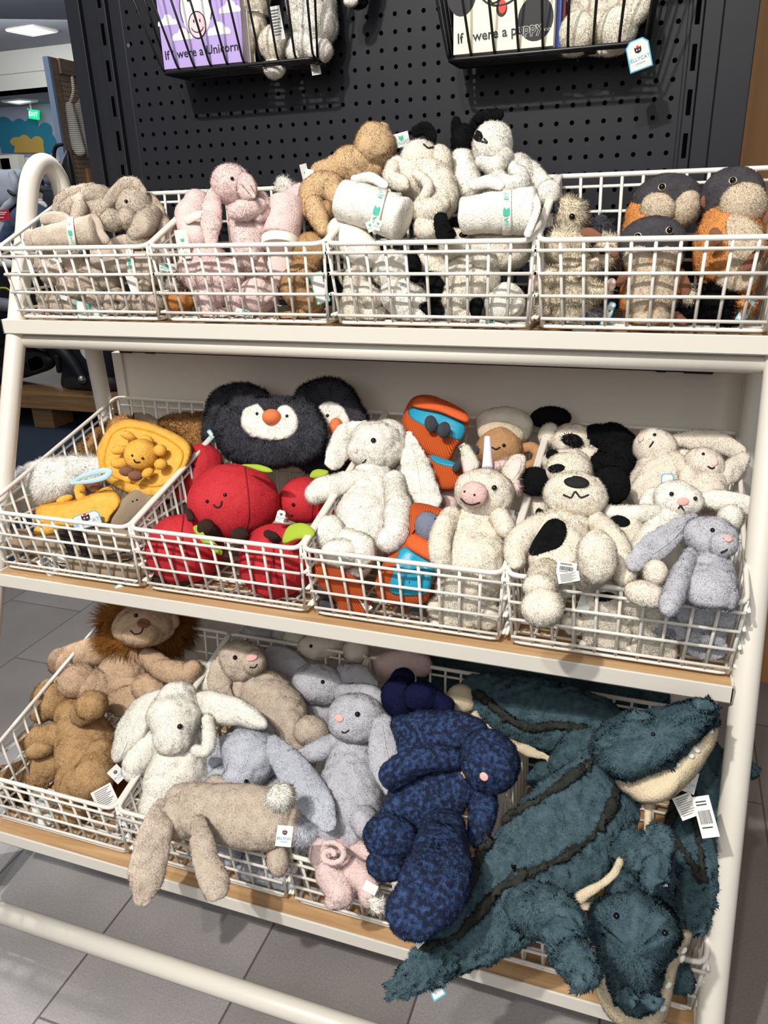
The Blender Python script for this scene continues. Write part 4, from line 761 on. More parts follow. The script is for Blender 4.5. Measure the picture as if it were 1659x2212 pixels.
t = M_('sun_bag', 'smaller golden plush pouch leaning on the front rim with a paper tag', YEL, -.10, cat='bag', lump=.02, fz='short')
t.pillow('bag', m1((300, 1150), (340, 1070), (620, 1030), (800, 960), (930, 905), (1020, 1000), (1030, 1070), (960, 1160), (880, 1250), (600, 1260), (320, 1225)), .06, puff=.35); t.line(0, 'zip_seam', m1((360, 1075), (600, 1050), (800, 985), (930, 930)), 1.6, plush('amber_plush', (226, 158, 44)), out=.1); t.tube('ray', m1((690, 1000, 11, -.01), (680, 930, 12, -.015), (665, 915, 8, -.015)), flat=.8); t.ball('ray', 140, 1078, 18, 8, 10, dy=-.01); t.ball('ray', 103, 1143, 28, 15, dy=-.015); t.card(187, 1124, 58, 32, 8, dy=-.045, style='swing', border=M_blue); t.done()
def cordtoy(label, Y, pts, lines, **k):
    t = M_('cord_toy', label, BECORD, Y, fz=None, lump=.02, group='beige corduroy toys'); b = t.tube('body', pts, flat=.75)
    for l in lines: t.line(b, 'stitching', l, 1.0, M_smile)
    return t
t = cordtoy('beige corduroy toy leaning diagonally at the right side of its basket', -.085, [(258, 1130, 22), (285, 1102, 30), (308, 1085, 32), (325, 1082, 24)], []); t.eye(0, 287, 1083, 2); t.eye(0, 296, 1080, 2); t.done()
t = cordtoy('long beige corduroy toy lying across behind the front grid, dark legs over it', -.115, [(80, 1178, 22), (150, 1180, 28), (230, 1172, 31), (285, 1174, 28)], [m1((560, 1480), (750, 1500), (900, 1500), (1070, 1470))])
for x0_, x1_ in ((142, 156), (172, 184)): t.tube('leg', [(x0_, 1158, 15, -.03), ((x0_+x1_)/2, 1172, 11, -.035), (x1_, 1196, 7, -.032)], m=DKF, fz=None)
t.done()
t = cordtoy('beige corduroy toy at the far left behind the front grid', -.11, [(2, 1180, 26), (35, 1170, 28), (62, 1170, 22)], []); t.done()
t = cordtoy('beige corduroy toy at the bottom of its basket, below the dark legs', -.11, [(160, 1218, 20), (215, 1226, 24), (275, 1232, 26), (310, 1222, 20)], [m1((1010, 1520), (1100, 1500))]); t.card(272, 1262, 52, 18, 22, dy=-.03, style='swing', border=M_blue); t.card(105, 1222, 28, 44, 28, dy=-.03, style='barcode'); t.card(130, 1205, 34, 20, -20, dy=-.02, style='plain'); t.done()
# -- apples and penguins
t = M_('penguin_bag', 'charcoal plush penguin bag in front with white face and orange beak', CHAR, .0, k=.0004, cat='bag', fz='shaggy', lump=.02)
b = t.pillow('bag', m2((545, 410), (570, 280), (690, 200), (850, 185), (1010, 190), (1200, 205), (1290, 300), (1330, 430), (1290, 560), (1180, 630), (950, 675), (800, 660), (660, 610), (580, 530)), .085, puff=.4)
f = t.patch(b, 'face', m2((745, 350), (765, 275), (850, 245), (920, 300), (960, 340), (1010, 275), (1060, 250), (1115, 300), (1130, 370), (1110, 430), (1040, 475), (940, 480), (830, 460), (765, 410)), WHITE, off=.008, fz='plush')
t.nub(f, 'beak', 589, 902, 21, 17, BEAK, dep=1.1); t.eye(f, 556, 894, 3.6); t.eye(f, 620, 899, 3.6); t.done()
t = M_('penguin_bag', 'charcoal penguin bag at the back left, only its dark rounded corner in view', CHAR, .08, k=.0004, cat='bag', fz='shaggy'); t.pillow('bag', m2((485, 500), (485, 330), (520, 190), (620, 110), (760, 92), (860, 125), (930, 190), (900, 420), (700, 520)), .07); t.card(456, 938, 10, 22, 30, dy=-.09, border=M_blue, style='small'); t.done()
t = M_('penguin_bag', 'charcoal penguin bag at the back right, its face turned on its side', CHAR, .07, k=.0004, cat='bag', fz='shaggy')
b = t.pillow('bag', m2((1110, 190), (1200, 90), (1350, 52), (1460, 90), (1530, 190), (1600, 300), (1590, 420), (1500, 540), (1440, 690), (1250, 720), (1100, 600)), .08)
f = t.patch(b, 'face', m2((1275, 260), (1330, 220), (1410, 235), (1460, 290), (1490, 370), (1450, 450), (1400, 540), (1340, 580), (1320, 480), (1330, 400), (1290, 320)), WHITE, off=.008, fz='plush'); t.nub(f, 'beak', 728, 923, 15, 20, BEAK, ang=-10, dep=1.1); t.eye(f, 708, 898, 3.8); t.eye(f, 721, 953, 3.8); t.done()
def apple(label, Y, c, rad, ang=0, eyes=(), sm=None, feet=(), leaf=None, stem=None, seam=None, tagc=None, dep=.85):
    t = M_('apple_toy', label, RED, Y, k=.0005, fz='short', lump=.02, group=None); b = t.ball('body', *c, *rad, ang, dep=dep)
    if seam: t.line(b, 'seam', seam, .9, mat('dark_red_thread', (140, 12, 24), .9), out=.2)
    for e in eyes: t.eye(b, *e, 4)
    if sm: t.smile(b, sm, 1.2)
    for f in feet: t.tube('leg', f, m=BRCORD, fz=None, lump=0, over=(label[:3] == 'big'))
    if leaf: l = t.pillow('leaf', leaf, .014, m=GREEN, fz=None, lump=.06, dy=-.065 if len(leaf[0]) < 3 else 0)
    if stem: t.tube('stem', stem, m=BRCORD, fz=None, lump=0)
    if tagc: t.card(*tagc[0], **tagc[1])
    t.done()
apple('big red apple toy in the middle with smiling face, brown feet over the rim', -.075, (506, 1083), (99, 80), -8, ((448, 1083), (486, 1069)), m2((548, 928), (570, 945), (595, 935), (604, 905)), ([(475, 1158, 15, -.0), (455, 1148, 18, -.04), (445, 1140, 20, -.055)], [(520, 1160, 15, -.0), (518, 1155, 19, -.055)]), m2((740, 650), (850, 648), (930, 670), (955, 700), (900, 705), (820, 680)), None, m2((760, 660), (785, 850), (790, 1000), (770, 1100)), ((606, 1115, 18, 26), dict(ang=-20, dy=-.05, style='swing')))
apple('red apple toy at the back left, feet poking through the side wires', -.0, (426, 1030), (56, 73), -25, ((417, 1007),), None, ([(395, 1085, 14, -.0), (355, 1095, 13, -.01)], [(400, 1092, 14, -.02), (375, 1099, 17, -.025)], [(405, 1095, 9, -.05), (412, 1130, 11, -.05)]))
apple('red apple toy behind the big one at its right with a little green leaf', -.01, (655, 1080), (52, 50), 0, ((634, 1090),), m2((1050, 980), (1075, 1000), (1090, 995)), (), m2((1210, 740, -.03), (1220, 700, -.03), (1260, 680, -.03), (1330, 690, -.03), (1335, 715, -.03), (1290, 745, -.03)), None, m2((1225, 760), (1230, 900), (1220, 1020)))
apple('red apple toy low on the left behind the front grid', -.085, (400, 1186), (84, 76), 0, (), None, ([(360, 1240, 16, -.0), (346, 1252, 18, -.02)], [(398, 1252, 16, -.0), (393, 1263, 18, -.02)]), m2((400, 1080, -.05), (440, 1065, -.05), (480, 1130, -.05), (560, 1190, -.05), (605, 1240, -.05), (595, 1275, -.05), (520, 1230, -.05), (430, 1140, -.05)), [(412, 1120, 8, -.05), (408, 1105, 8, -.04)], m2((340, 1000), (330, 1150), (380, 1300)))
apple('red apple toy low on the right with a large green leaf across the rim', -.085, (598, 1212), (82, 80), 0, (), None, (), m2((1030, 1190, -.055), (1040, 1110, -.055), (1090, 1060, -.055), (1180, 1055, -.055), (1240, 1100, -.055), (1230, 1150, -.055), (1130, 1165, -.055)), [(600, 1172, 11, -.02), (592, 1160, 10, -.05), (578, 1153, 9, -.055)], m2((960, 1200), (965, 1350), (1010, 1520)))
apple('red apple toy mostly hidden behind the white bunny arm', -.0, (725, 1105), (42, 55))
# -- white bunny, unicorn, backpacks
t = M_('bunny_toy', 'large white bunny toy sitting up, long ears and one arm stretched left', WHITE, -.065, fz='plush')
b = t.tube('body', [(808, 1025, 42), (800, 1075, 56), (792, 1120, 66), (785, 1165, 62), (775, 1195, 46)], flat=.75); h = t.ball('head', 815, 965, 63, 55, -8, dy=-.02); t.ball('muzzle', 777, 972, 28, 30, into=h, dy=-.04); t.ball('crown', 838, 940, 40, 34, into=h, dy=-.02)
t.tube('ear', [(785, 922, 14), (755, 935, 26), (738, 962, 29), (722, 998, 20)], flat=.4); e = t.tube('ear', [(880, 945, 16, -.01), (892, 985, 26, -.01), (905, 1035, 36, -.01), (925, 1078, 30, -.0)], flat=.42); t.line(e, 'fold', m3((760, 400), (800, 560), (830, 760)), 1.5, WHITE)
t.tube('arm', [(780, 1035, 22, -.02), (735, 1045, 24, -.035), (700, 1058, 28, -.04), (682, 1068, 24, -.04)]); t.tube('arm', [(850, 1040, 24, -.02), (860, 1090, 27, -.045), (857, 1140, 31, -.055), (840, 1165, 28, -.055)]); t.ball('foot', 712, 1150, 33, 37, dy=-.05); t.ball('foot', 735, 1197, 42, 36, dy=-.06); t.tube('leg', [(740, 1172, 34, -.03), (775, 1190, 40, -.03)]); t.ball('rump', 756, 1228, 46, 24, dy=-.01)
t.eye(h, 807, 952, 6); t.nub(h, 'nose', 768, 972, 5, 7, PKL); t.smile(h, m3((440, 520), (455, 512), (462, 500)), 1); t.done()
def pack(label, Y, body, panel, feet, extra=None, k=.0006, thick=.07):
    t = M_('toy_backpack', label, ORCORD, Y, k=k, cat='bag', fz=None, lump=.01); b = t.pillow('bag', body, thick, puff=.3)
    if panel: t.patch(b, 'panel', panel, TURQ, off=.003)
    for f in feet: t.ball('foot', *f, m=GRCORD)
    if extra: extra(t, b)
    t.done()
def ex(t, b): t.line(b, 'flap_edge', m3((765, 150), (850, 165), (1000, 210), (1120, 265)), 1.2, BRV); t.pillow('top_flap', m3((790, 100), (850, 90), (1000, 140), (1135, 205), (1125, 255), (950, 190), (775, 150)), .035, m=ORF, dy=-.035); t.line(b, 'emblem', m3((920, 205), (930, 198), (945, 212)), 1.5, M_ink)
pack('orange corduroy backpack lying on top behind the white bunny, turquoise panel and grey feet', .0, m3((700, 270), (730, 150), (790, 80), (900, 75), (1060, 140), (1140, 210), (1125, 330), (1060, 430), (1010, 515), (890, 480), (760, 400)), m3((755, 165), (850, 165), (980, 205), (1115, 275), (1095, 368), (980, 335), (880, 290), (765, 225)), ((931, 916, 14, 19, 10, -.055), (959, 929, 14, 18, -10, -.06)), ex)
def ex(t, b): t.tube('strap', m3((1060, 560, 9, -.04), (1110, 500, 10, -.045), (1180, 440, 12, -.045)), m=GRCORD, fz=None); t.card(1003, 972, 16, 28, 30, dy=-.0, style='barcode')
pack('orange corduroy backpack squeezed below the topmost one, grey strap at its right', .0, m3((860, 470), (960, 490), (1090, 540), (1120, 620), (1080, 690), (950, 700), (890, 600)), m3((885, 478), (960, 490), (1060, 535), (1040, 550), (930, 525)), (), ex, thick=.06)
def ex(t, b):
    t.pillow('hood', m3((760, 800), (860, 795), (1005, 845), (960, 865), (850, 880), (780, 960), (740, 1030), (735, 900)), .05, m=ORCORD, dy=-.015); f = t.ball('face', 926, 1140, 30, 36, 20, m=plush('dusty_blue_plush', (126, 132, 150)), fz='short', dy=-.03); t.eye(f, 940, 1123, 3.5)
    t.pillow('flap', m3((740, 1020), (790, 995), (900, 1060), (925, 1160), (870, 1165), (740, 1085)), .03, m=ORF, dy=-.035)
    t.line(b, 'emblem', m3((800, 1220), (810, 1190), (840, 1180), (865, 1195), (860, 1240), (820, 1240)), 1.8, M_ink); t.line(b, 'emblem', m3((820, 1180), (840, 1170), (855, 1180)), 1.8, M_redp); t.line(b, 'stitched_writing', m3((750, 1260), (790, 1280), (830, 1290), (870, 1300)), 1.1, M_ink); t.eye(b, 886, 1258, 3.5); t.eye(b, 907, 1267, 3.5)
pack('orange corduroy backpack standing in the middle, blue-grey face peeping from its hood', -.085, m3((735, 900), (800, 830), (930, 850), (1000, 880), (960, 1100), (900, 1300), (860, 1440), (700, 1480), (560, 1430), (520, 1330), (580, 1180), (700, 1040)), m3((700, 1090), (800, 1110), (920, 1180), (895, 1290), (870, 1380), (780, 1400), (650, 1390), (620, 1340), (660, 1200)), ((872, 1290, 18, 16, 0, -.05), (902, 1316, 17, 13, 10, -.045), (870, 1303, 24, 9, -10, -.03)), ex)
pack('orange corduroy backpack upside down at the left of the front grid', -.11, m3((130, 1190), (240, 1200), (380, 1290), (450, 1420), (480, 1500), (400, 1560), (300, 1570), (270, 1450), (150, 1330)), None, ((702, 1277, 18, 15, 0, -.03), (706, 1308, 20, 16, -20, -.03)), lambda t, b: t.card(782, 1292, 16, 60, 30, dy=-.01, style='barcode'))
t = M_('cup_toy', 'tan smiling cup toy with a cream dome top and loop handle, at the back', plush('latte_plush', (190, 148, 108), (178, 134, 94)), .02, fz='short'); b = t.ball('cup', 1079, 975, 52, 52); t.ball('cream_top', 1089, 922, 62, 44, -8, m=CREAM, dy=.01); t.ball('foam', 1082, 938, 50, 26, -5, m=plush('oat_foam_plush', (214, 198, 172)), dy=-.03); t.ball('cup_front', 1078, 968, 47, 46, into=b, dy=-.022); t.tube('handle', m3((1490, 430, 10), (1560, 420, 12), (1605, 460, 12), (1590, 520, 12), (1530, 545, 11), (1480, 530, 9))); t.eye(b, 1088, 962, 4); t.smile(b, m3((1300, 420), (1325, 432), (1350, 420)), 1.1); t.done()
t = M_('bunny_toy', 'pink bunny toy almost hidden between the white bunny ear and the unicorn', PINK, .01); t.tube('body', m3((960, 700, 16), (1010, 750, 22), (1030, 800, 16))); t.ball('ear', 978, 1092, 10, 24, 30, m=CREAM); t.done()
t = M_('unicorn_toy', 'cream unicorn toy standing with pink snout, upright ears and a shiny white horn', CREAM, -.09, k=.0006)
b = t.tube('body', [(1033, 1110, 40), (1028, 1160, 56), (1020, 1220, 66), (1010, 1280, 68), (1000, 1330, 62), (995, 1350, 50)], flat=.65); h = t.ball('head', 1045, 1065, 64, 52, -8, dy=-.02)
t.nub(h, 'snout', 1025, 1068, 31, 28, plush('snout_pink', (238, 200, 192)), dep=.8, fz='short', out=.15); sn_ = len(t.parts)-1; t.eye(h, 1067, 1054, 6); t.eye(sn_, 1004, 1062, 2.6); t.eye(sn_, 1025, 1069, 2.6); t.smile(sn_, m3((1095, 760), (1130, 790), (1175, 798), (1215, 785)), 1)
e = t.pillow('ear', m3((1120, 600), (1095, 500), (1105, 420), (1140, 405), (1190, 470), (1215, 540), (1170, 590)), .026, dy=.0); t.patch(e, 'ear_lining', m3((1125, 590), (1110, 520), (1130, 470), (1165, 510), (1180, 560)), PKL)
e = t.pillow('ear', m3((1365, 570), (1400, 500), (1460, 465), (1520, 480), (1515, 560), (1470, 640), (1430, 680), (1390, 640)), .026, dy=.0); t.patch(e, 'ear_lining', m3((1400, 570), (1430, 510), (1490, 485), (1485, 560), (1430, 640)), PKL)
t.tube('horn', [(1053, 1010, 12, -.01), (1053, 975, 9, -.01), (1053, 945, 7, -.01)], m=mat('pearl_satin', (232, 228, 240), .25), fz=None, cap=.3, lump=0); t.tube('mane', m3((1330, 540, 10, .01), (1390, 540, 12, .01), (1440, 600, 10, .0), (1460, 690, 9, .0)), m=PINK, fz='long')
t.tube('arm', [(975, 1112, 20, -.02), (955, 1150, 24, -.035), (950, 1195, 25, -.04), (962, 1228, 22, -.045)]); t.tube('arm', [(1078, 1115, 22, -.01), (1092, 1140, 22, -.01)]); t.ball('leg', 950, 1312, 28, 26, dy=-.02); t.ball('leg', 1050, 1330, 34, 30, dy=-.02); t.ball('foot', 968, 1355, 40, 26, dy=-.02); t.card(1095, 1120, 26, 40, -10, dy=.02, style='plain'); t.done()
# -- spotted puppy and bunnies
t = M_('puppy_toy', 'cream puppy toy leaning back in front, big black nose, one foot over the rim', CREAM, -.085)
b = t.tube('body', [(1228, 1125, 52), (1212, 1170, 66), (1205, 1215, 66), (1210, 1245, 52)], flat=.7); h = t.ball('head', 1242, 1070, 68, 50, -5, dy=-.03); t.ball('brow', 1228, 1020, 50, 42, into=h, dy=-.0); t.oval(h, 'nose', 1245, 1044, 26, 11, mat('black_velvet', (10, 10, 11), .8, sheen=.3), -5, off=.005); t.smile(h, m4((395, 600), (440, 615), (465, 580), (500, 615), (545, 600)), .9); t.oval(h, 'eye_patch', 1202, 1012, 18, 9, BLACK, 8, fz='plush')
t.ball('ear', 1155, 1040, 38, 31, 0, dy=.0, m=BLACK, dep=.5); t.ball('ear', 1318, 1050, 42, 42, 0, dy=.01, m=BLACK, dep=.5)
pt_ = t.patch(b, 'body_patch', m4((290, 770), (350, 752), (400, 780), (410, 850), (370, 920), (290, 950), (200, 975), (188, 930), (230, 850)), BLACK, off=.003, fz='plush')
t.tube('arm', [(1170, 1128, 20, -.02), (1130, 1160, 28, -.03), (1112, 1190, 28, -.03), (1115, 1212, 22, -.03)]); t.tube('arm', [(1290, 1128, 22, -.01), (1325, 1170, 28, -.02), (1348, 1220, 30, -.02), (1350, 1245, 22, -.02)]); t.tube('leg', [(1265, 1245, 36, -.02), (1280, 1225, 40, -.055)], over=True); t.ball('foot', 1290, 1202, 43, 58, 5, dy=-.085, over=True); t.tube('leg', [(1180, 1240, 36, -.02), (1166, 1270, 36, -.06)], over=True); t.ball('foot', 1171, 1312, 45, 42, 15, dy=-.10, over=True)
t.card(1224, 1228, 42, 28, -4, dy=-.075, style='barcode'); t.card(1228, 1247, 46, 22, 14, dy=-.078, style='lines'); t.done()
t = M_('puppy_toy', 'black and cream puppy toy at the back, black patch round its eye', CREAM, .04, fz='plush')
h = t.ball('head', 1240, 955, 48, 40, -15); t.ball('muzzle', 1270, 985, 28, 20, into=h); t.tube('body', [(1250, 985, 36, .02), (1290, 985, 36, .02)]); t.patch(h, 'eye_patch', m4((390, 235), (430, 222), (480, 230), (510, 265), (490, 305), (440, 300), (390, 275)), BLACK, fz='shaggy'); t.ball('ear', 1185, 940, 23, 27, -20, dy=-.005); t.ball('ear', 1190, 903, 43, 24, 0, m=BLACK, dy=.0); t.done()
t = M_('puppy_toy', 'cream puppy toy with black ears, just above the front puppy head', CREAM, .0, fz='plush'); h = t.ball('head', 1222, 1000, 50, 30); t.ball('ear', 1195, 984, 15, 12, m=BLACK, dy=-.02); t.oval(h, 'nose', 1237, 992, 22, 9, BLACK, -12, off=.004); t.done()
t = M_('puppy_toy', 'curly black toy at the back beside the black and cream puppy', BLACK, .03, fz='curl'); t.tube('body', [(1290, 945, 28), (1325, 955, 40), (1338, 990, 44), (1330, 1010, 36)]); t.tube('arm', [(1300, 1000, 24, -.01), (1340, 1010, 28, -.01), (1362, 998, 14, -.01)]); t.ball('paw', 1335, 1035, 28, 22, dy=-.01); t.done()
t = M_('puppy_toy', 'cream puppy muzzle with a black nose behind the front puppy arm', CREAM, -.05); h = t.ball('head', 1352, 1145, 40, 45, 20); t.oval(h, 'nose', 1340, 1127, 21, 11, BLACK, -10, off=.004); t.tube('arm', [(1330, 1180, 22, .0), (1350, 1230, 26, .0)]); t.done()
t = M_('puppy_toy', 'cream plush toy between basket side and front puppy, a black spot on it', CREAM, -.02); b = t.ball('body', 1160, 1100, 34, 30); t.oval(b, 'spot', 1165, 1108, 8, 10, BLACK, 10, fz='plush'); t.done()
t = M_('puppy_toy', 'cream plush dog lying at the bottom behind the front grid of the puppy basket', CREAM, -.105)
b = t.tube('body', [(1300, 1290, 44, .01), (1310, 1340, 56), (1312, 1380, 52)], flat=.8); t.ball('foot', 1285, 1400, 34, 30, dy=-.005); t.ball('foot', 1338, 1408, 36, 28, dy=-.005); t.ball('leg', 1240, 1345, 26, 26); t.oval(b, 'spot', 1306, 1289, 22, 10, BLACK, 5, fz='plush'); t.card(1262, 1306, 26, 40, -14, dy=-.02, style='plain'); t.done()
t = M_('bunny_toy', 'cream bunny legs behind the front grid, left of the grey bunny', plush('ivory_white_plush', (236, 228, 214), (228, 218, 202)), -.09); IW = MATS['ivory_white_plush']; t.tube('body', [(1370, 1290, 40, .02), (1400, 1330, 46, .01), (1420, 1370, 46)]); t.ball('foot', 1412, 1400, 50, 34, -5, dy=-.01); t.ball('knee', 1395, 1285, 46, 30, -10, dy=-.03); t.ball('foot', 1416, 1238, 26, 30, dy=-.03); t.done()
t = M_('bunny_toy', 'cream bunny lying at the back right with thin black mouth line', IW, .015)
b = t.tube('body', [(1425, 985, 40), (1428, 1025, 58), (1420, 1065, 62)], flat=.75); h = t.ball('head', 1415, 967, 46, 40, -15, dy=-.02); t.tube('ear', [(1462, 950, 14), (1500, 950, 22), (1550, 956, 24), (1595, 975, 16)], flat=.5); t.tube('arm', [(1460, 998, 18, -.02), (1485, 1020, 22, -.03), (1482, 1050, 18, -.03)]); t.nub(h, 'nose', 1386, 948, 8, 8, PKL, dep=.4); t.eye(h, 1414, 940, 3.8); t.smile(h, m4((928, 300), (940, 285), (948, 272)), 1.4); t.card(1442, 1034, 26, 22, 4, dy=-.055, border=M_blue, style='small'); t.done()
t = M_('bunny_toy', 'cream bunny at the back right, pink nose turned right, ear against the basket side', IW, .0)
t.tube('body', [(1530, 1030, 38), (1525, 1065, 44)]); h = t.ball('head', 1522, 1004, 44, 37, -25, dy=-.02); t.tube('ear', [(1555, 1040, 16, -.01), (1580, 1015, 25, -.01), (1605, 992, 15, -.01)], flat=.55); t.tube('ear', [(1490, 985, 12), (1475, 985, 14)], flat=.5); t.nub(h, 'nose', 1542, 997, 8, 10, PKL, dep=.4); t.eye(h, 1519, 981, 3.5); t.smile(h, m4((1290, 425), (1310, 435), (1325, 430)), 1); t.done()
t = M_('bunny_toy', 'white bunny with pink nose between puppy and grey bunny, long ear reaching past the leg', WHITE, -.045)
b = t.tube('body', [(1450, 1115, 36), (1430, 1160, 50), (1410, 1210, 56)], flat=.75); h = t.ball('head', 1464, 1078, 52, 39, -12, dy=-.02); t.tube('ear', [(1512, 1078, 14, .0), (1550, 1080, 22, .0), (1605, 1090, 22, .0), (1650, 1098, 13, .0)], flat=.5); t.tube('ear', [(1425, 1060, 12), (1405, 1075, 18), (1398, 1100, 16)], flat=.5); t.tube('arm', [(1415, 1108, 17, -.02), (1370, 1110, 19, -.03), (1318, 1108, 16, -.03)]); t.ball('side', 1578, 1118, 26, 28, dy=.0); t.tube('leg', [(1350, 1250, 34, .02), (1340, 1215, 30, .02)])
t.nub(h, 'nose', 1475, 1083, 12, 9, PNK, dep=.35); t.eye(h, 1451, 1067, 5); t.eye(h, 1501, 1077, 4.5); t.smile(h, m4((1105, 680), (1118, 668), (1135, 690)), 1); t.done()
t = M_('bunny_toy', 'silver grey bunny standing at the right end of the middle shelf, looking right', GREY, -.095)
b = t.tube('body', [(1535, 1200, 36), (1532, 1240, 54), (1528, 1290, 62), (1522, 1340, 58), (1520, 1365, 44)], flat=.7); h = t.ball('head', 1536, 1160, 58, 47, -8, dy=-.02); t.ball('muzzle', 1562, 1176, 32, 28, into=h, dy=-.03); t.tube('ear', [(1500, 1122, 14, -.02), (1460, 1145, 24, -.03), (1410, 1185, 32, -.035), (1372, 1212, 22, -.035)], flat=.38); t.line(len(t.parts)-1, 'fold', m4((1150, 780), (1060, 880), (950, 960)), 1.2, GREY)
t.tube('arm', [(1492, 1200, 18, -.02), (1470, 1245, 22, -.035), (1452, 1290, 24, -.04), (1444, 1312, 20, -.04)]); t.tube('leg', [(1500, 1355, 26, .0), (1450, 1358, 24, -.02)]); t.ball('foot', 1436, 1357, 32, 29, dy=-.03); t.ball('foot', 1524, 1396, 44, 30, 0, dy=-.02); t.nub(h, 'nose', 1572, 1164, 9, 9, PNK, dep=.35); t.eye(h, 1539, 1146, 5); t.smile(h, m4((1370, 955), (1395, 945), (1405, 935)), 1); t.done()
# ================================================================ bottom shelf
b1 = crop(0, 1290, 3.19); b2 = crop(230, 1340, 2.676); b3 = crop(580, 1400, 2.765); b4 = crop(820, 1400, 1.977)
def L_(*a, **k): t = Toy(*a, **{**dict(py0=1780, k=.0006), **k}); t.TI = (-.3181, .180, .13); return t
t = L_('lion_toy', 'sandy brown lion toy at the back left with a shaggy russet mane', LION, -.20, fz='plush')
b = t.tube('body', [(285, 1420, 40), (268, 1460, 58), (268, 1495, 58), (278, 1515, 40)], flat=.7); t.ball('mane', 318, 1350, 100, 78, 0, dy=.012, dep=.55, m=MANE, fz='mane'); h = t.ball('head', 313, 1350, 66, 48, -5, dy=-.045); t.ball('muzzle', 305, 1368, 40, 28, into=h, dy=-.065); t.oval(h, 'nose', 310, 1347, 14, 10, BRV, -10, off=.004); t.eye(h, 294, 1330, 4.5); t.smile(h, b1((900, 230), (930, 255), (970, 245), (985, 215)), 1)
t.ball('ear', 372, 1342, 16, 18, dy=-.02); t.tube('arm', [(248, 1405, 24, -.01), (195, 1410, 30, -.015), (150, 1422, 28, -.02)]); t.ball('paw', 133, 1430, 29, 30, dy=-.03); t.tube('leg', [(235, 1485, 36, -.02), (195, 1480, 38, -.045)]); t.ball('foot', 170, 1470, 42, 37, dy=-.06); t.tube('arm', [(322, 1420, 22, -.01), (360, 1448, 25, -.02), (400, 1456, 25, -.02), (418, 1445, 20, -.02)]); t.tube('leg', [(315, 1485, 30, -.01), (335, 1500, 28, -.01)]); t.done()
t = L_('bear_toy', 'honey brown bear toy in front of the lion, head turned left', BEAR, -.25, k=.0006, fz='plush')
b = t.tube('body', [(160, 1545, 42), (180, 1590, 60), (190, 1640, 66), (180, 1690, 56)], flat=.7); h = t.ball('head', 112, 1512, 40, 44, 15, dy=-.01); t.ball('muzzle', 90, 1540, 24, 22, into=h, dy=-.02); t.nub(h, 'nose', 74, 1527, 6, 6, BRV); t.tube('ear', [(118, 1482, 16), (125, 1474, 12)]); t.ball('paw', 198, 1525, 34, 33, 30, dy=-.05); t.tube('arm', [(175, 1545, 24, -.04), (195, 1532, 28, -.05)])
t.tube('arm', [(120, 1585, 26, -.02), (80, 1595, 28, -.03), (58, 1600, 20, -.03)]); t.ball('hand', 88, 1618, 30, 20, dy=-.03); t.tube('leg', [(220, 1630, 34, -.03), (200, 1680, 44, -.05), (165, 1700, 36, -.05)]); t.ball('foot', 155, 1755, 42, 26, 10, dy=-.03); t.card(253, 1672, 26, 34, 30, dy=-.05, style='label'); t.card(226, 1722, 44, 44, 12, dy=-.07, style='lines'); t.done()
t = L_('bear_toy', 'honey brown bear toy lying low in the left corner of the bottom shelf', BEAR, -.245, k=.0006, fz='plush')
t.tube('body', [(110, 1650, 34), (75, 1675, 44), (30, 1710, 50), (0, 1735, 46)]); t.ball('foot', 60, 1740, 50, 34, dy=-.01); t.card(82, 1730, 30, 46, 0, dy=-.07, style='label'); t.card(100, 1770, 36, 26, -10, dy=-.05, style='plain', border=M_blue); t.done()
t = L_('bear_toy', 'reddish brown bear toy deep in the right corner of the bear basket', plush('chestnut_plush', (138, 84, 46), (118, 68, 36)), -.2, k=.0006); t.ball('body', 272, 1712, 34, 36); t.tube('leg', [(262, 1705, 22), (245, 1690, 26)]); t.card(268, 1790, 34, 56, -14, dy=-.06, style='barcode'); t.done()
# -- bunny basket
t = L_('bunny_toy', 'large white bunny toy sitting behind the hanging beige bunny, ears spread wide', WHITE, -.29, k=.0005, fz='plush')
b = t.tube('body', [(392, 1600, 42), (388, 1645, 60), (375, 1695, 66), (355, 1745, 54)], flat=.75); h = t.tube('head', [(385, 1515, 44, -.01), (378, 1550, 58, -.02), (372, 1590, 42, -.03)], flat=.9); t.eye(h, 388, 1570, 6)
e = t.pillow('ear', b2((320, 410), (220, 430), (130, 500), (60, 620), (30, 780), (60, 818), (140, 760), (220, 680), (260, 560)), .05, dy=-.01, puff=.6); t.line(e, 'fold', b2((280, 440), (190, 550), (120, 700), (80, 790)), 1.5, WHITE)
e = t.pillow('ear', b2((510, 430), (600, 405), (740, 440), (860, 500), (930, 590), (900, 630), (760, 610), (640, 600), (540, 530)), .045, dy=.0, puff=.6); t.tube('arm', [(448, 1555, 12, -.02), (452, 1590, 15, -.03), (445, 1620, 15, -.035), (425, 1622, 13, -.035)]); t.tube('arm', [(335, 1600, 26, -.0), (300, 1640, 30, -.01), (285, 1665, 24, -.01)]); t.done()
t = L_('bunny_toy', 'white bunny body slumped behind the heads at the back of the bunny basket', WHITE, -.17); t.tube('body', [(390, 1490, 34), (430, 1470, 44), (480, 1478, 44)]); t.done()
t = L_('bunny_toy', 'beige bunny toy leaning back with pink nose and one round foot', BEIGE, -.22, k=.0006)
b = t.tube('body', [(545, 1462, 34), (570, 1500, 56), (600, 1550, 66), (620, 1590, 54)], flat=.75); h = t.ball('head', 524, 1428, 53, 45, -25, dy=-.025); t.ball('muzzle', 548, 1430, 28, 26, into=h, dy=-.035); t.tube('ear', [(490, 1415, 14, -.035), (474, 1450, 22, -.045), (476, 1485, 24, -.045), (490, 1505, 14, -.04)], flat=.4); t.tube('arm', [(520, 1480, 18, -.02), (515, 1500, 16, -.02)]); t.ball('foot', 672, 1580, 38, 33, -10, dy=-.03)
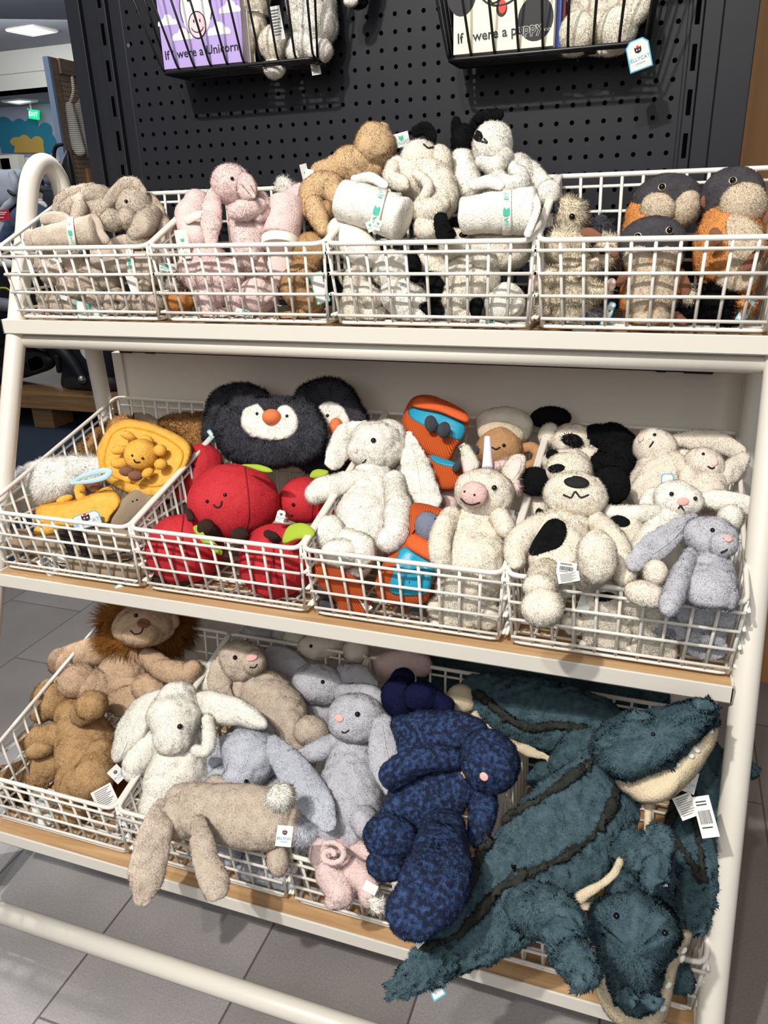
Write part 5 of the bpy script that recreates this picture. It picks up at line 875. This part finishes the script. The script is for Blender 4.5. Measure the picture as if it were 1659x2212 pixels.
t.nub(h, 'nose', 544, 1421, 13, 8, PNK, 20, dep=.35); t.eye(h, 508, 1421, 5); t.smile(h, b2((830, 270), (855, 272), (870, 255)), 1); t.done()
t = L_('bunny_toy', 'silver grey bunny toy lying behind the beige one under the shelf edge', GREY, -.14, k=.0006)
h = t.ball('head', 690, 1478, 60, 44, -10, dy=-.02); t.tube('ear', [(655, 1450, 20), (620, 1430, 28), (590, 1418, 24)], flat=.5); t.tube('body', [(700, 1500, 40, .02), (690, 1545, 44, .02)]); t.tube('ear', [(740, 1455, 22, -.01), (775, 1462, 26, -.02), (800, 1480, 20, -.03)], flat=.6); t.tube('arm', [(740, 1498, 20, -.02), (790, 1500, 24, -.04), (818, 1508, 18, -.04)]); t.eye(h, 697, 1473, 4.5); t.done()
t = L_('bunny_toy', 'cream bunny face in shadow at the very back under the shelf', IW, -.10); h = t.ball('head', 695, 1395, 52, 32); t.tube('ear', [(650, 1385, 16), (630, 1380, 20)]); t.ball('body', 770, 1405, 30, 30); t.eye(h, 672, 1396, 4); t.eye(h, 722, 1405, 4); t.done()
t = L_('bunny_toy', 'grey bunny in deep shadow left of the cream face at the back', GREY, -.09); t.ball('head', 560, 1375, 44, 30); t.tube('ear', [(600, 1400, 22), (620, 1380, 22)]); t.tube('body', [(610, 1370, 24), (625, 1420, 30)]); t.done()
t = L_('bunny_toy', 'blue-grey lop bunny bowing its head over the beige bunny, long ear to the right', BGREY, -.275, k=.0006)
h = t.tube('head', [(548, 1595, 46, .0), (540, 1635, 64, -.015), (520, 1680, 42, -.025)], flat=.85); t.tube('ear', [(585, 1605, 20, -.02), (618, 1645, 32, -.035), (655, 1695, 38, -.045), (690, 1745, 34, -.05), (708, 1778, 20, -.05)], flat=.42); t.tube('ear', [(500, 1600, 18), (470, 1625, 30), (455, 1665, 26)], flat=.45); t.tube('body', [(560, 1690, 40, .03), (590, 1720, 44, .03)]); t.tube('arm', [(480, 1675, 22, -.0), (462, 1692, 22, -.0)]); t.ball('tail', 664, 1794, 35, 35, dy=-.02, fz='shaggy'); t.eye(h, 531, 1688, 5); t.done()
t = L_('bunny_toy', 'beige bunny lying face down across the rim, ears hanging below, white pompom tail', BEIGE, -.335, k=.0005, over=True)
b = t.tube('body', [(395, 1735, 42, .0), (440, 1750, 56, .0), (520, 1762, 64, .01), (590, 1770, 62, .02), (625, 1778, 46, .03)], flat=.7); t.ball('head', 392, 1760, 44, 46, dy=-.0)
t.tube('ear', [(352, 1745, 22, -.02), (338, 1790, 34, -.035), (325, 1850, 40, -.035), (315, 1905, 36, -.035), (308, 1935, 22, -.035)], flat=.4); t.tube('ear', [(428, 1772, 16, -.035), (436, 1810, 24, -.045), (445, 1860, 27, -.04), (462, 1900, 33, -.038), (466, 1918, 28, -.038)], flat=.5); t.ball('tail', 607, 1721, 29, 28, m=WHITE, dy=-.055, fz='shaggy'); t.tube('arm', [(500, 1705, 20, .03), (465, 1695, 22, .03)]); t.ball('foot', 600, 1860, 24, 32, dy=.03); t.card(614, 1806, 34, 42, -14, dy=-.06, style='label'); t.done()
t = L_('bunny_toy', 'blue-grey plush toy squashed at the bottom of the bunny basket', BGREY, -.255); t.tube('body', [(545, 1880, 36), (580, 1895, 46), (615, 1900, 38)]); t.tube('arm', [(500, 1845, 26, .02), (480, 1830, 26, .03)]); t.ball('paw', 566, 1925, 30, 16); t.done()
# -- third basket
t = L_('bunny_toy', 'silver grey bunny toy sitting upright in the middle, small pink nose', GREY, -.275, k=.0006)
b = t.tube('body', [(765, 1610, 40), (762, 1660, 60), (758, 1715, 72), (752, 1765, 64), (750, 1795, 44)], flat=.75); t.line(b, 'seam', b3((400, 600), (365, 750), (360, 900), (380, 1010)), 1.2, GREY); h = t.ball('head', 772, 1552, 65, 52, -10, dy=-.025); t.ball('muzzle', 745, 1565, 34, 30, into=h, dy=-.035)
t.tube('ear', [(825, 1560, 22, -.03), (828, 1605, 32, -.04), (835, 1655, 36, -.04), (850, 1700, 24, -.04)], flat=.4); t.line(len(t.parts)-1, 'fold', b3((680, 470), (700, 600), (740, 750)), 1.4, GREY); t.tube('arm', [(720, 1605, 20, -.01), (690, 1620, 22, -.02), (655, 1635, 16, -.02)]); t.tube('leg', [(725, 1780, 34, -.015), (715, 1790, 30, -.02)]); t.tube('leg', [(785, 1770, 30, -.01), (790, 1785, 26, -.01)])
t.nub(h, 'nose', 733, 1551, 11, 8, PNK, -20, dep=.35); t.eye(h, 772, 1543, 6); t.smile(h, b3((440, 500), (460, 505), (480, 490)), 1); t.done()
t = L_('bunny_toy', 'mottled dark blue bunny sprawled over the rim, one ear across the top, big feet', NAVY, -.335, k=.0006, fz='plush', over=True)
b = t.tube('body', [(1000, 1680, 48), (955, 1705, 66), (905, 1745, 76), (875, 1785, 62)], flat=.65); h = t.ball('head', 1058, 1645, 64, 68, 30, dy=-.02); e = t.pillow('ear', b3((735, 440), (820, 395), (980, 375), (1150, 385), (1290, 450), (1290, 530), (1190, 590), (1050, 630), (900, 620), (790, 640), (760, 560)), .05, dy=.02, puff=.6)
t.tube('arm', [(975, 1640, 26, -.03), (925, 1640, 30, -.045), (880, 1655, 34, -.05), (848, 1675, 30, -.05)]); t.tube('arm', [(1045, 1715, 28, -.0), (1042, 1760, 30, -.0), (1030, 1805, 26, -.0)]); t.ball('foot', 842, 1808, 58, 48, -10, dy=-.045); t.ball('heel', 832, 1870, 42, 32, -15, dy=-.035); t.tube('leg', [(960, 1780, 44, -.04), (955, 1830, 60, -.065), (950, 1885, 72, -.075), (925, 1930, 76, -.08), (895, 1965, 60, -.08)], flat=.6)
t.nub(h, 'nose', 1046, 1677, 10, 9, PNK, -40, dep=.35); t.line(h, 'gold_cord', b3((1130, 650), (1145, 710), (1175, 770)), 2.2, mat('gold_cord', (206, 164, 74), .4), out=.6); t.line(h, 'gold_cord', b3((1155, 825), (1200, 815)), 2.0, MATS['gold_cord'], out=.6); t.card(893, 2020, 20, 52, 40, dy=-.04, style='label'); t.done()
t = L_('bunny_toy', 'dark navy plush toy in shadow behind the blue bunny ear', DNAVY, -.20); t.ball('body', 862, 1508, 38, 46); t.ball('arm', 910, 1505, 38, 34, dy=-.01); t.ball('ear', 870, 1465, 26, 22, dy=.01); t.tube('foot', [(940, 1510, 20), (960, 1525, 22)]); t.done()
t = L_('bunny_toy', 'pink plush toy in the dark at the back of the third bottom basket', PINK, -.09); t.tube('body', [(835, 1440, 30), (880, 1430, 30), (910, 1435, 24)]); t.done()
t = L_('bunny_toy', 'pink bunny soother rolled up low behind the grid, white pompom beside it', PINK, -.285)
r = t.ball('roll', 715, 1846, 48, 40, -10, dep=.8); t.tube('spiral_edge', [(716+k_*math.cos(a), 1846+k_*math.sin(a)*.8, 6, -.036) for a, k_ in zip(np.linspace(-2, 6, 14), np.linspace(34, 6, 14))], flat=.7); t.tube('body', [(755, 1850, 36, .02), (790, 1850, 34, .02)]); t.tube('body', [(720, 1885, 38), (735, 1925, 34)]); t.tube('leg', [(740, 1935, 24), (722, 1945, 22)]); t.tube('arm', [(765, 1880, 28), (790, 1905, 26), (800, 1935, 24)]); t.ball('tail', 816, 1953, 19, 18, m=WHITE, fz='shaggy', dy=-.01); t.card(800, 1918, 30, 20, -30, dy=-.04, style='plain'); t.done()
# -- crocodiles
def C_(*a, **k): t = Toy(*a, **{**dict(py0=1900, k=.0006, fz='tuft', lump=.03, flow=(-.5, 0, -.3), over=True), **k}); t.TI = (-.3181, .180, .13); return t
def ropes(t, b, lists, r=8):
    for l in lists: t.line(b, 'dark_ridge', l, r, ROPE, fz='tuft', out=.5, sub=5, lump=.05)
def teeth(t, part, pts):
    for x, y, a in pts: t.nub(part, 'tooth', x, y, 6.5, 9, TOOTH, ang=a, out=.6, dep=.8)
def jawscale(t, part, pts, r=8):
    R = cr_interp(np.array(pts, float), 3)
    for i, p in enumerate(R): t.nub(part, 'belly_scale', p[0], p[1], r*1.25, r*.8, IVORY, ang=35, out=.2, dep=.8, fz='short')
t = C_('crocodile_toy', 'huge teal crocodile toy draped over the front, tail pointing down left, jaw raised', TEAL, -.375)
b = t.tube('body', [(838, 2157, 8, -.02), (868, 2128, 24, -.02), (915, 2090, 44, -.02), (985, 2030, 66), (1070, 1960, 92), (1150, 1885, 108), (1225, 1800, 112), (1290, 1720, 92), (1325, 1660, 66)], flat=.5)
j = t.pillow('jaw', b4((1010, 560), (1100, 540), (1220, 490), (1330, 410), (1400, 320), (1446, 300), (1444, 380), (1395, 470), (1330, 560), (1250, 640), (1155, 672), (1080, 645)), .10, dy=-.05, m=IVORY, fz='short', puff=.4)
h = t.pillow('head', b4((930, 490), (900, 410), (950, 330), (1040, 282), (1160, 265), (1280, 235), (1370, 222), (1432, 250), (1446, 310), (1400, 370), (1330, 435), (1240, 505), (1150, 545), (1030, 568)), .15, dy=-.075, puff=.45); t.ball('brow', 1385, 1556, 34, 20, into=h, dy=-.12); t.ball('nostril_bump', 1522, 1524, 24, 14, into=h, dy=-.12)
teeth(t, j, [(1450, 1662, 60), (1462, 1652, 60), (1490, 1632, 50), (1503, 1620, 50), (1532, 1578, 20)]); t.eye(h, 1411, 1586, 5)
ropes(t, b, [b4((175, 1290), (250, 1180), (370, 1060), (430, 900), (540, 740), (640, 670), (760, 600), (900, 490)), b4((175, 1290), (320, 1235), (430, 1130), (520, 1020), (640, 960), (800, 880), (900, 810), (970, 720), (1015, 600))])
t.tube('belly_edge', b4((1030, 912, 8, -.06), (995, 970, 9, -.065), (930, 1020, 10, -.07), (860, 1065, 11, -.075), (795, 1120, 11, -.08)), m=IVORY, fz='short', lump=.12); t.tube('belly_edge', b4((1150, 675, 8, -.03), (1145, 730, 8, -.03), (1140, 785, 7, -.03)), m=IVORY, fz='short', lump=.2)
t.tube('arm', b4((1080, 860, 40, -.05), (1140, 900, 46, -.06), (1170, 930, 40, -.06), (1160, 990, 22, -.06))); t.tube('arm', b4((1160, 880, 30, -.06), (1210, 840, 28, -.07), (1190, 790, 24, -.07), (1165, 800, 18, -.07)))
t.tube('leg', b4((640, 1110, 50, -.07), (740, 1140, 54, -.08), (800, 1190, 44, -.085), (790, 1260, 44, -.085), (830, 1330, 42, -.085), (880, 1390, 34, -.085), (860, 1420, 26, -.085))); t.card(938, 2130, 30, 50, 30, dy=-.0, style='swing', border=M_blue); t.card(895, 2010, 30, 66, 38, dy=-.01, style='swing'); t.done()
t = C_('crocodile_toy', 'teal crocodile toy hanging head first at the bottom right, two black eyes', TEAL, -.36, k=.0002)
t.tube('body', [(1400, 1880, 60, .06), (1380, 1930, 70, .05)], flat=.7); t.pillow('jaw', b4((815, 1120), (850, 1085), (960, 1100), (1240, 1190), (1335, 1215), (1310, 1300), (1275, 1380), (1255, 1450), (1232, 1545), (1190, 1618), (1100, 1632), (1000, 1600), (935, 1510), (900, 1410), (862, 1310), (828, 1220)), .09, dy=.0, m=IVORY, fz='short', puff=.35)
h = t.pillow('head', b4((895, 1130), (945, 1060), (1040, 1040), (1150, 1055), (1250, 1120), (1290, 1220), (1265, 1290), (1215, 1375), (1195, 1455), (1180, 1530), (1125, 1575), (1055, 1555), (998, 1480), (965, 1385), (930, 1295), (902, 1210)), .16, dy=-.045, puff=.45)
J = len(t.parts)-2; teeth(t, J, [(1265, 1992, 80), (1264, 2008, 80), (1296, 2099, 60), (1318, 2132, 60), (1430, 2175, -60), (1441, 2126, -60), (1470, 2068, -50), (1474, 2050, -50)]); t.eye(h, 1333, 1979, 7); t.eye(h, 1434, 2014, 7)
t.ball('nostril_bump', 1355, 2155, 20, 16, into=h, dy=-.10); t.ball('nostril_bump', 1410, 2165, 18, 16, into=h, dy=-.10); t.ball('foot', 1468, 2113, 30, 28, dy=.05); t.card(1418, 1905, 44, 20, 18, dy=-.04, style='swing'); t.done()
t = C_('crocodile_toy', 'teal crocodile toy lying along the back, cream snout and tooth at its left', TEAL, -.215)
b = t.tube('body', [(1035, 1500, 44), (1090, 1520, 62), (1160, 1540, 74), (1240, 1560, 74), (1290, 1570, 60)], flat=.6); s_ = t.ball('snout', 998, 1509, 36, 30, -10, m=IVORY, fz='short', dy=-.01); teeth(t, s_, [(954, 1506, 60)]); ropes(t, b, [b4((410, 190), (470, 230), (540, 290), (640, 335), (780, 330), (880, 345))]); t.tube('belly_edge', b4((405, 285, 7, -.01), (450, 320, 6, -.0), (510, 370, 7, .0), (580, 415, 9, -.0), (680, 450, 10, -.0), (760, 490, 9, .0)), m=IVORY, fz='short', lump=.2); t.tube('arm', b4((900, 400, 40, -.01), (830, 440, 36, -.02), (790, 500, 34, -.02))); t.tube('leg', b4((700, 520, 20, .02), (660, 560, 16, .02))); t.done()
t = C_('crocodile_toy', 'dark teal crocodile toy in the shade right under the middle shelf', TEAL, -.01); b = t.tube('body', [(920, 1450, 34), (1000, 1465, 46), (1120, 1478, 52), (1260, 1500, 54), (1400, 1510, 44)], flat=.7); t.tube('leg', [(1140, 1660, 20, .0), (1180, 1640, 26, .0)]); ropes(t, b, [b4((900, 200), (960, 250), (1040, 260))]); t.done()
t = C_('crocodile_toy', 'teal crocodile toy at the right end, paws sticking out behind the rack leg', TEAL, -.25, k=.0004)
b = t.tube('body', [(1530, 1640, 40, .02), (1520, 1710, 60, .01), (1510, 1790, 66), (1502, 1870, 58), (1498, 1940, 44), (1500, 1990, 30)], flat=.7); t.tube('arm', [(1545, 1645, 30, .02), (1585, 1648, 22, .02), (1612, 1655, 16, .02), (1628, 1668, 13, .02)]); t.ball('hand', 1610, 1662, 20, 18, dy=.02); t.tube('leg', [(1550, 1765, 24, .03), (1582, 1775, 20, .03)]); t.tube('leg', [(1548, 1840, 22, .03), (1574, 1850, 18, .03)])
ropes(t, b, [b4((1290, 640), (1240, 760), (1300, 860), (1370, 980)), b4((1340, 620), (1360, 760), (1380, 980))], 6); t.card(1487, 1688, 34, 46, -6, dy=-.09, style='label'); t.card(1482, 1742, 40, 48, 35, dy=-.095, style='lines'); t.card(1524, 1764, 36, 84, 24, dy=-.1, style='barcode'); t.done()
# ================================================================ the shop behind, at the left
M_ceil = mat('grey_ceiling', (150, 152, 158), .9); M_soff = mat('ivory_soffit', (214, 212, 204), .8); M_lw = mat('lilac_grey_wall', (176, 176, 200), .8)
tag(MB().box(-14, 3, 1.4, 10, 3.67, 3.75).build('ceiling', M_ceil), kind='structure')
tag(MB().box(-16, 3, 10, 10.08, 3.36, 3.75).box(-16, 3, 10.05, 10.13, 3.08, 3.36).build('trim_3', M_soff), kind='structure')
tag(MB().box(-16, 3, 10.05, 11.3, 3.08, 3.14).build('trim_4', M_ceil), kind='structure')
tag(MB().box(-16, 3, 11.22, 11.3, 0, 3.1).build('wall_far', M_lw), kind='structure')
tag(MB().box(-14.2, -14, -4.5, 11.3, 0, 3.7).build('wall_left', mat('pale_shop_wall', (190, 190, 196), .8)), kind='structure')
M_lit = mat('lit_diffuser', (240, 240, 240), .5, emit=(236, 240, 250), es=2.2)
def panel(label, px4, z):
    P4 = [atZ(x, y, z) for x, y in px4]; t = thing('ceiling_light', label, 'ceiling light', (P4[0][0], P4[0][1], z), 'square light panels in the shop ceiling')
    MB().extrude(P4, (0, 0, .02)).build('diffuser', M_lit, t); c = np.mean(P4, 0)
    MB().tube([P4[0], P4[1], P4[2], P4[3]], .02, 4, True).build('frame', M_soff, t)
panel('square lit ceiling panel nearest, top left above the ivory soffit', [(14, 65), (72, 56), (123, 67), (70, 76)], 3.65); panel('square lit ceiling panel further away, just above the green sign', [(4, 218), (41, 214), (81, 217), (43, 224)], 3.07)
# mural
def flower(label, el, base, Y, m):
    mb = MB(); 
    for n, (cx, cy, rx, ry) in enumerate(el): mb.extrude([atY(cx+rx*math.cos(a), cy-ry*math.sin(a), Y-.0008*n) for a in np.linspace(0, 2*math.pi, 29)[:-1]], (0, .006, 0))
    mb.extrude([atY(x, y, Y-.008) for x, y in base], (0, .010, 0)); tag(mb.build('flower_mural', m), label, 'mural')
flower('teal scalloped flower painted on the far lilac wall', [(5, 270, 21, 18), (41, 271, 14, 15), (68, 270, 14, 16), (97, 282, 15, 17), (104, 310, 17, 22), (4, 306, 16, 12)], [(-10, 275), (25, 262), (60, 262), (98, 285), (112, 330), (4, 330)], 11.2, mat('teal_paint', (40, 130, 158), .8))
flower('mustard yellow flower centre painted on the teal flower', [(36, 306, 14, 10), (52, 306, 13, 15), (80, 309, 14, 15)], [(34, 300), (52, 296), (92, 306), (96, 330), (30, 330)], 11.18, mat('mustard_paint', (206, 168, 84), .8))
t = thing('exit_sign', 'green lit exit sign hanging from the far ceiling', 'sign', atY(72, 258, 10.9)); 
c0 = [atY(x, y, 10.9) for x, y in ((62, 256), (82, 259), (82, 238), (62, 236))]; MB().extrude(c0, (0, .04, 0)).build('sign_panel', mat('green_lit_panel', (20, 150, 96), .5, emit=(10, 220, 130), es=1.3), t)
text_mesh('EXIT', np.mean(c0, 0)+np.array([0, -.003, 0]), c0[1]-c0[0], c0[3]-c0[0], .095, mat('pale_lit_letters', (200, 255, 220), .5, emit=(200, 255, 220), es=1.6), 'lettering', t, bold=.02)
MB().cyl(atY(60, 233, 10.95), atY(61, 238, 10.95), .01).build('bracket', M_soff, t); MB().box(c0[0][0]+.05, c0[0][0]+.07, 10.92, 10.94, c0[3][2], 3.085).build('hanger', M_soff, t)
# counter at the far wall
tag(MB().box(-10.1, -8.6, 10.2, 10.9, 2.10, 2.17).box(-10.1, -8.6, 10.85, 10.9, 1.2, 2.1).build('wall_shelf', M_soff), 'long pale shelf board below the flower mural', 'shelf')
P1 = atY(40, 400, 10.3); sc = thing('service_counter', 'ivory service counter with a dark screen in the distance behind the rack loop', 'counter', P1); MB().box(P1[0], P1[0]+.36, 10.0, 10.16, 0, P1[2]+.45).build('counter_body', mat('ivory_board', (214, 212, 196), .7), sc)
P1 = atY(70, 352, 9.9); MB().box(P1[0], P1[0]+.17, 9.98, 10.0, P1[2]-.06, P1[2]+.04).build('screen', mat('dark_screen', (24, 44, 44), .3), sc)
P1 = atY(8, 362, 10.1); tag(MB().box(P1[0], P1[0]+.24, 10.0, 10.1, P1[2]-.1, P1[2]+.13).build('storage_box', mat('taupe_board', (120, 110, 100), .8)), 'taupe storage box left of the distant ivory counter', 'box')
# wooden display with woven bags
WD = wood('grey_brown_wood', (118, 98, 84), (142, 120, 102), (3, 3, 20))
a = atY(102, 122, 3.62); b_ = atY(205, 136, 4.12); dr = (b_-a); dr[2] = 0; dr /= np.linalg.norm(dr); L_ = 1.2; zt = a[2]; nm = np.array([dr[1], -dr[0], 0])
t = thing('display_stand', 'tall wooden pegboard stand with a blue-grey edge, behind the black upright', 'display stand', (a[0], a[1], 0))
def slab(u0, u1, z0, z1, d0, d1): 
    p = [a*[1, 1, 0]+dr*u0+nm*d0, a*[1, 1, 0]+dr*u1+nm*d0, a*[1, 1, 0]+dr*u1+nm*d1, a*[1, 1, 0]+dr*u0+nm*d1]; return [np.array([q[0], q[1], z0]) for q in p], (0, 0, z1-z0)
MB().extrude(*slab(-.012, .012, 0, zt, -.03, .012)).build('edge_post', mat('blue_grey_paint', (128, 146, 172), .6), t); MB().extrude(*slab(.012, .07, 0, zt, -.012, .012)).extrude(*slab(.08, L_, zt-.09, zt, -.03, .03)).build('frame', WD, t)
MB().extrude(*slab(.08, L_, 0, zt-.09, -.02, -.0)).build('pegboard', mat('tan_pegboard', (160, 138, 116), .7), t)
mb = MB()
for i in range(22):
    for j in range(40):
        q = a*[1, 1, 0]+dr*(.10+.025*i)+nm*.001+np.array([0, 0, zt-.13-.03*j]); mb.extrude([q+dr*.004*math.cos(k)+np.array([0, 0, .004*math.sin(k)]) for k in np.linspace(0, 6.28, 7)[:-1]], nm*.0006)
mb.build('peg_holes', M_slot, t)
M_weave = mat('striped_weave', (186, 180, 166), .9); nt = M_weave.node_tree; w_ = nt.nodes.new('ShaderNodeTexWave'); w_.inputs['Scale'].default_value = 26; w_.bands_direction = 'Z'; r_ = nt.nodes.new('ShaderNodeValToRGB'); r_.color_ramp.elements[0].color = (*lin((104, 98, 88)), 1); r_.color_ramp.elements[1].color = (*lin((214, 210, 196)), 1); tc_ = nt.nodes.new('ShaderNodeTexCoord'); nt.links.new(tc_.outputs['Object'], w_.inputs['Vector']); nt.links.new(w_.outputs['Fac'], r_.inputs[0]); nt.links.new(r_.outputs[0], nt.nodes['Principled BSDF'].inputs['Base Color'])
def B_(n, l, m, Y, **k): return Toy(n, l, m, Y, **{**dict(fz=None, lump=.02, k=0), **k})
for lab, pts, dy in (('striped woven bag hanging leftmost on the wooden stand', [(150, 228, 8), (152, 262, 15), (160, 300, 17), (172, 325, 12)], 3.74), ('striped woven bag hanging second on the wooden stand', [(170, 230, 8), (172, 265, 14), (182, 300, 16), (192, 330, 10)], 3.84), ('striped woven bag half hidden by the black upright', [(188, 232, 8), (194, 270, 14), (202, 310, 15)], 3.92)):
    t = B_('woven_bag', lab, M_weave, dy, cat='bag', group=None); t.tube('body', pts, flat=.5); x = pts[0][0]; t.tube('strap', [(x-2, 230, 3), (x+8, 200, 3), (x+6, 168, 3)], flat=.5); t.done()
for lab, x in (('brown cardboard box low on the wooden stand', 186), ('darker brown box beside the cardboard one on the wooden stand', 172)):
    P1 = atY(x, 400, 3.85); tag(MB().box(P1[0], P1[0]+.06, 3.82, 3.9, P1[2], P1[2]+.11).build('carton', mat('carton_'+str(x), (176, 128, 88) if x > 180 else (110, 76, 58), .8)), lab, 'box')
P1 = atY(170, 402, 3.85); MB().box(-2.78, -2.38, 3.8, 3.95, P1[2]-.03-P1[2]*0, P1[2]-.003).build('low_shelf', WD, None)
lo = bpy.data.objects['low_shelf']; lo.name = 'shelf_board'; tag(lo, 'narrow wooden ledge under the cartons on the wooden stand', 'shelf')
# low wooden platform and seats
PW = wood('platform_wood', (132, 98, 62), (160, 122, 80), (1.2, 14, 14), .5)
t = thing('wooden_platform', 'low thick wooden display platform behind the rack at left', 'platform', (-3, 2.6, 0)); MB().box(-5, -1.2, 2.6, 3.5, .15, .25).build('top', PW, t, bev=.004); MB().box(-2.62, -2.46, 2.66, 2.84, 0, .15).build('leg', PW, t); MB().box(-4.4, -4.24, 2.66, 2.84, 0, .15).build('leg', PW, t); MB().box(-1.6, -1.44, 2.66, 2.84, 0, .15).build('leg', PW, t)
tag(MB().box(-5, -1, 3.5, 3.55, 0, .15).build('storage_box', wood('dark_wood', (60, 40, 28), (80, 54, 38))), 'dark wooden board closing the back of the low platform', 'board')
NV = mat('navy_fabric', (24, 28, 40), .9); BK = mat('black_plastic', (14, 15, 18), .5); LG = mat('light_grey_fabric', (176, 180, 192), .85); DG = mat('charcoal_plastic', (44, 44, 50), .6); SL = mat('slate_blue_cloth', (66, 82, 108), .9)
t = B_('child_car_seat', 'black infant car seat shell with curved handle on the wooden platform', NV, 2.85, cat='car seat'); b = t.pillow('shell', [(135, 835), (132, 800), (110, 770), (95, 738), (150, 720), (230, 720), (250, 840), (190, 842)], .35, puff=.3); t.pillow('base', [(134, 815), (160, 806), (250, 815), (250, 846), (160, 844), (138, 836)], .4, dy=.0, m=DG, puff=.3); t.tube('handle', [(95, 740, 8, -.22), (125, 750, 12, -.22), (155, 780, 13, -.22), (180, 822, 11, -.22)], m=BK); t.tube('lever', [(125, 770, 7, -.2), (128, 800, 6, -.2)], m=BK); t.ball('hub', 177, 820, 9, 9, dy=-.26, m=mat('steel', (150, 150, 150), .35)); t.pillow('sticker', [(172, 745), (190, 748), (205, 762), (205, 782), (190, 780), (176, 765)], .01, dy=-.2, m=M_card); t.done()
t = B_('child_car_seat', 'black car seat base with an oblong hole at the left end of the platform', BK, 2.85, cat='car seat'); b = t.pillow('shell', [(-40, 735), (60, 745), (112, 765), (118, 792), (70, 812), (20, 822), (-40, 822)], .3, puff=.3); t.oval(b, 'handle_hole', 75, 785, 20, 15, M_slot, 15); t.line(b, 'rim', [(58, 776), (85, 768), (97, 790), (85, 798), (66, 802), (58, 776)], 1.4, DG); t.pillow('cushion', [(-40, 795), (30, 792), (45, 820), (-40, 826)], .3, m=NV, dy=-.03); t.done()
t = B_('child_car_seat', 'big dark car seat with yellow piping and grey base, left of the top basket', BK, 2.75, cat='car seat'); b = t.pillow('shell', [(-60, 540), (20, 525), (60, 540), (120, 560), (150, 600), (150, 700), (100, 730), (-60, 735)], .4, puff=.3); t.tube('grey_side', [(-40, 655, 14, -.2), (20, 660, 14, -.2), (60, 680, 12, -.2)], m=mat('mid_grey_plastic', (120, 122, 128), .5)); t.tube('yellow_piping', [(-20, 624, 2, -.22), (10, 622, 2, -.22), (22, 628, 2, -.22)], m=mat('lime_piping', (190, 196, 40), .6)); t.tube('white_bar', [(-20, 528, 7, -.2), (30, 534, 7, -.2), (100, 540, 7, -.2)], m=LG); t.tube('white_bar', [(-20, 560, 9, -.22), (20, 570, 9, -.22), (90, 578, 6, -.22)], m=M_soff); t.done()
t = B_('child_car_seat', 'light grey child car seat with harness at the far left edge', LG, 3.0, cat='car seat'); b = t.pillow('backrest', [(-30, 368), (10, 366), (44, 364), (50, 380), (42, 440), (20, 448), (-30, 445)], .2, puff=.3); t.tube('side_bolster', [(26, 375, 8, -.12), (34, 400, 9, -.13), (30, 430, 8, -.12), (12, 448, 8, -.14), (4, 462, 7, -.14)]); t.pillow('shell', [(38, 372), (52, 378), (48, 440), (46, 470), (20, 480), (5, 465), (20, 430)], .25, dy=.03, m=BK); t.tube('buckle', [(18, 412, 3, -.16), (25, 418, 4, -.16), (32, 421, 3, -.16)], m=BK); t.ball('cup_holder', 26, 448, 10, 10, dy=-.1, m=M_slot); t.done()
t = B_('child_car_seat', 'dark car seat seen through the rack loop, lying on its back', NV, 3.0, cat='car seat'); t.tube('shell', [(85, 392, 9), (92, 408, 9), (115, 412, 9), (150, 412, 12)], m=DG); t.pillow('base', [(92, 420), (105, 413), (150, 413), (165, 470), (130, 480), (96, 470)], .25); t.ball('pad', 110, 392, 14, 9, m=mat('dusty_violet_fabric', (92, 90, 110), .9)); t.done()
t = B_('stroller', 'black stroller frame with an arched handle behind the wooden stand edge', BK, 3.05, cat='stroller'); t.tube('handle', [(134, 312, 3.5), (122, 316, 4), (117, 330, 4), (118, 360, 4), (126, 385, 4)]); t.pillow('hood', [(140, 332), (150, 330), (165, 400), (160, 425), (140, 415), (130, 370)], .2, dy=.03); t.tube('frame', [(135, 400, 5), (150, 440, 6), (160, 480, 6)]); t.done()
t = B_('folded_blanket', 'slate blue cloth heap left of and behind the rack leg', SL, 2.9, cat='blanket', lump=.05); t.tube('heap', [(20, 520, 22), (45, 480, 26), (75, 460, 24), (95, 500, 34), (60, 520, 34)]); t.done()
t = B_('folded_blanket', 'pale grey cloth below the red price card', LG, 2.92, cat='blanket', lump=.05); t.tube('heap', [(-20, 505, 20), (5, 500, 18), (18, 515, 14)], m=mat('pale_grey_cloth', (150, 158, 160), .9)); t.tube('fold', [(70, 442, 5), (90, 440, 6), (100, 446, 4)], m=M_soff); t.ball('pink_cloth', 84, 433, 9, 4, m=PKL); t.done()
c0 = [atY(x, y, 2.6) for x, y in ((-8, 477), (23, 475), (18, 452), (-8, 455))]; t = thing('price_card', 'red price card with white print at the left edge', 'sign', c0[0]); MB().extrude(c0, (0, .004, 0)).build('card', mat('price_red', (214, 34, 58), .5), t)
for i, z in enumerate((459, 463, 470)): q = [atY(x, y, 2.597) for x, y in ((-6, z+1), (14-3*i, z+1), (14-3*i, z-1), (-6, z-1))]; MB().extrude(q, (0, .001, 0)).build('print', M_cw, t)
tag(MB().box(-5.5, -1.0, 4.9, 5.0, 0, .95).build('wall_low', mat('dark_partition', (30, 32, 38), .8)), kind='structure')
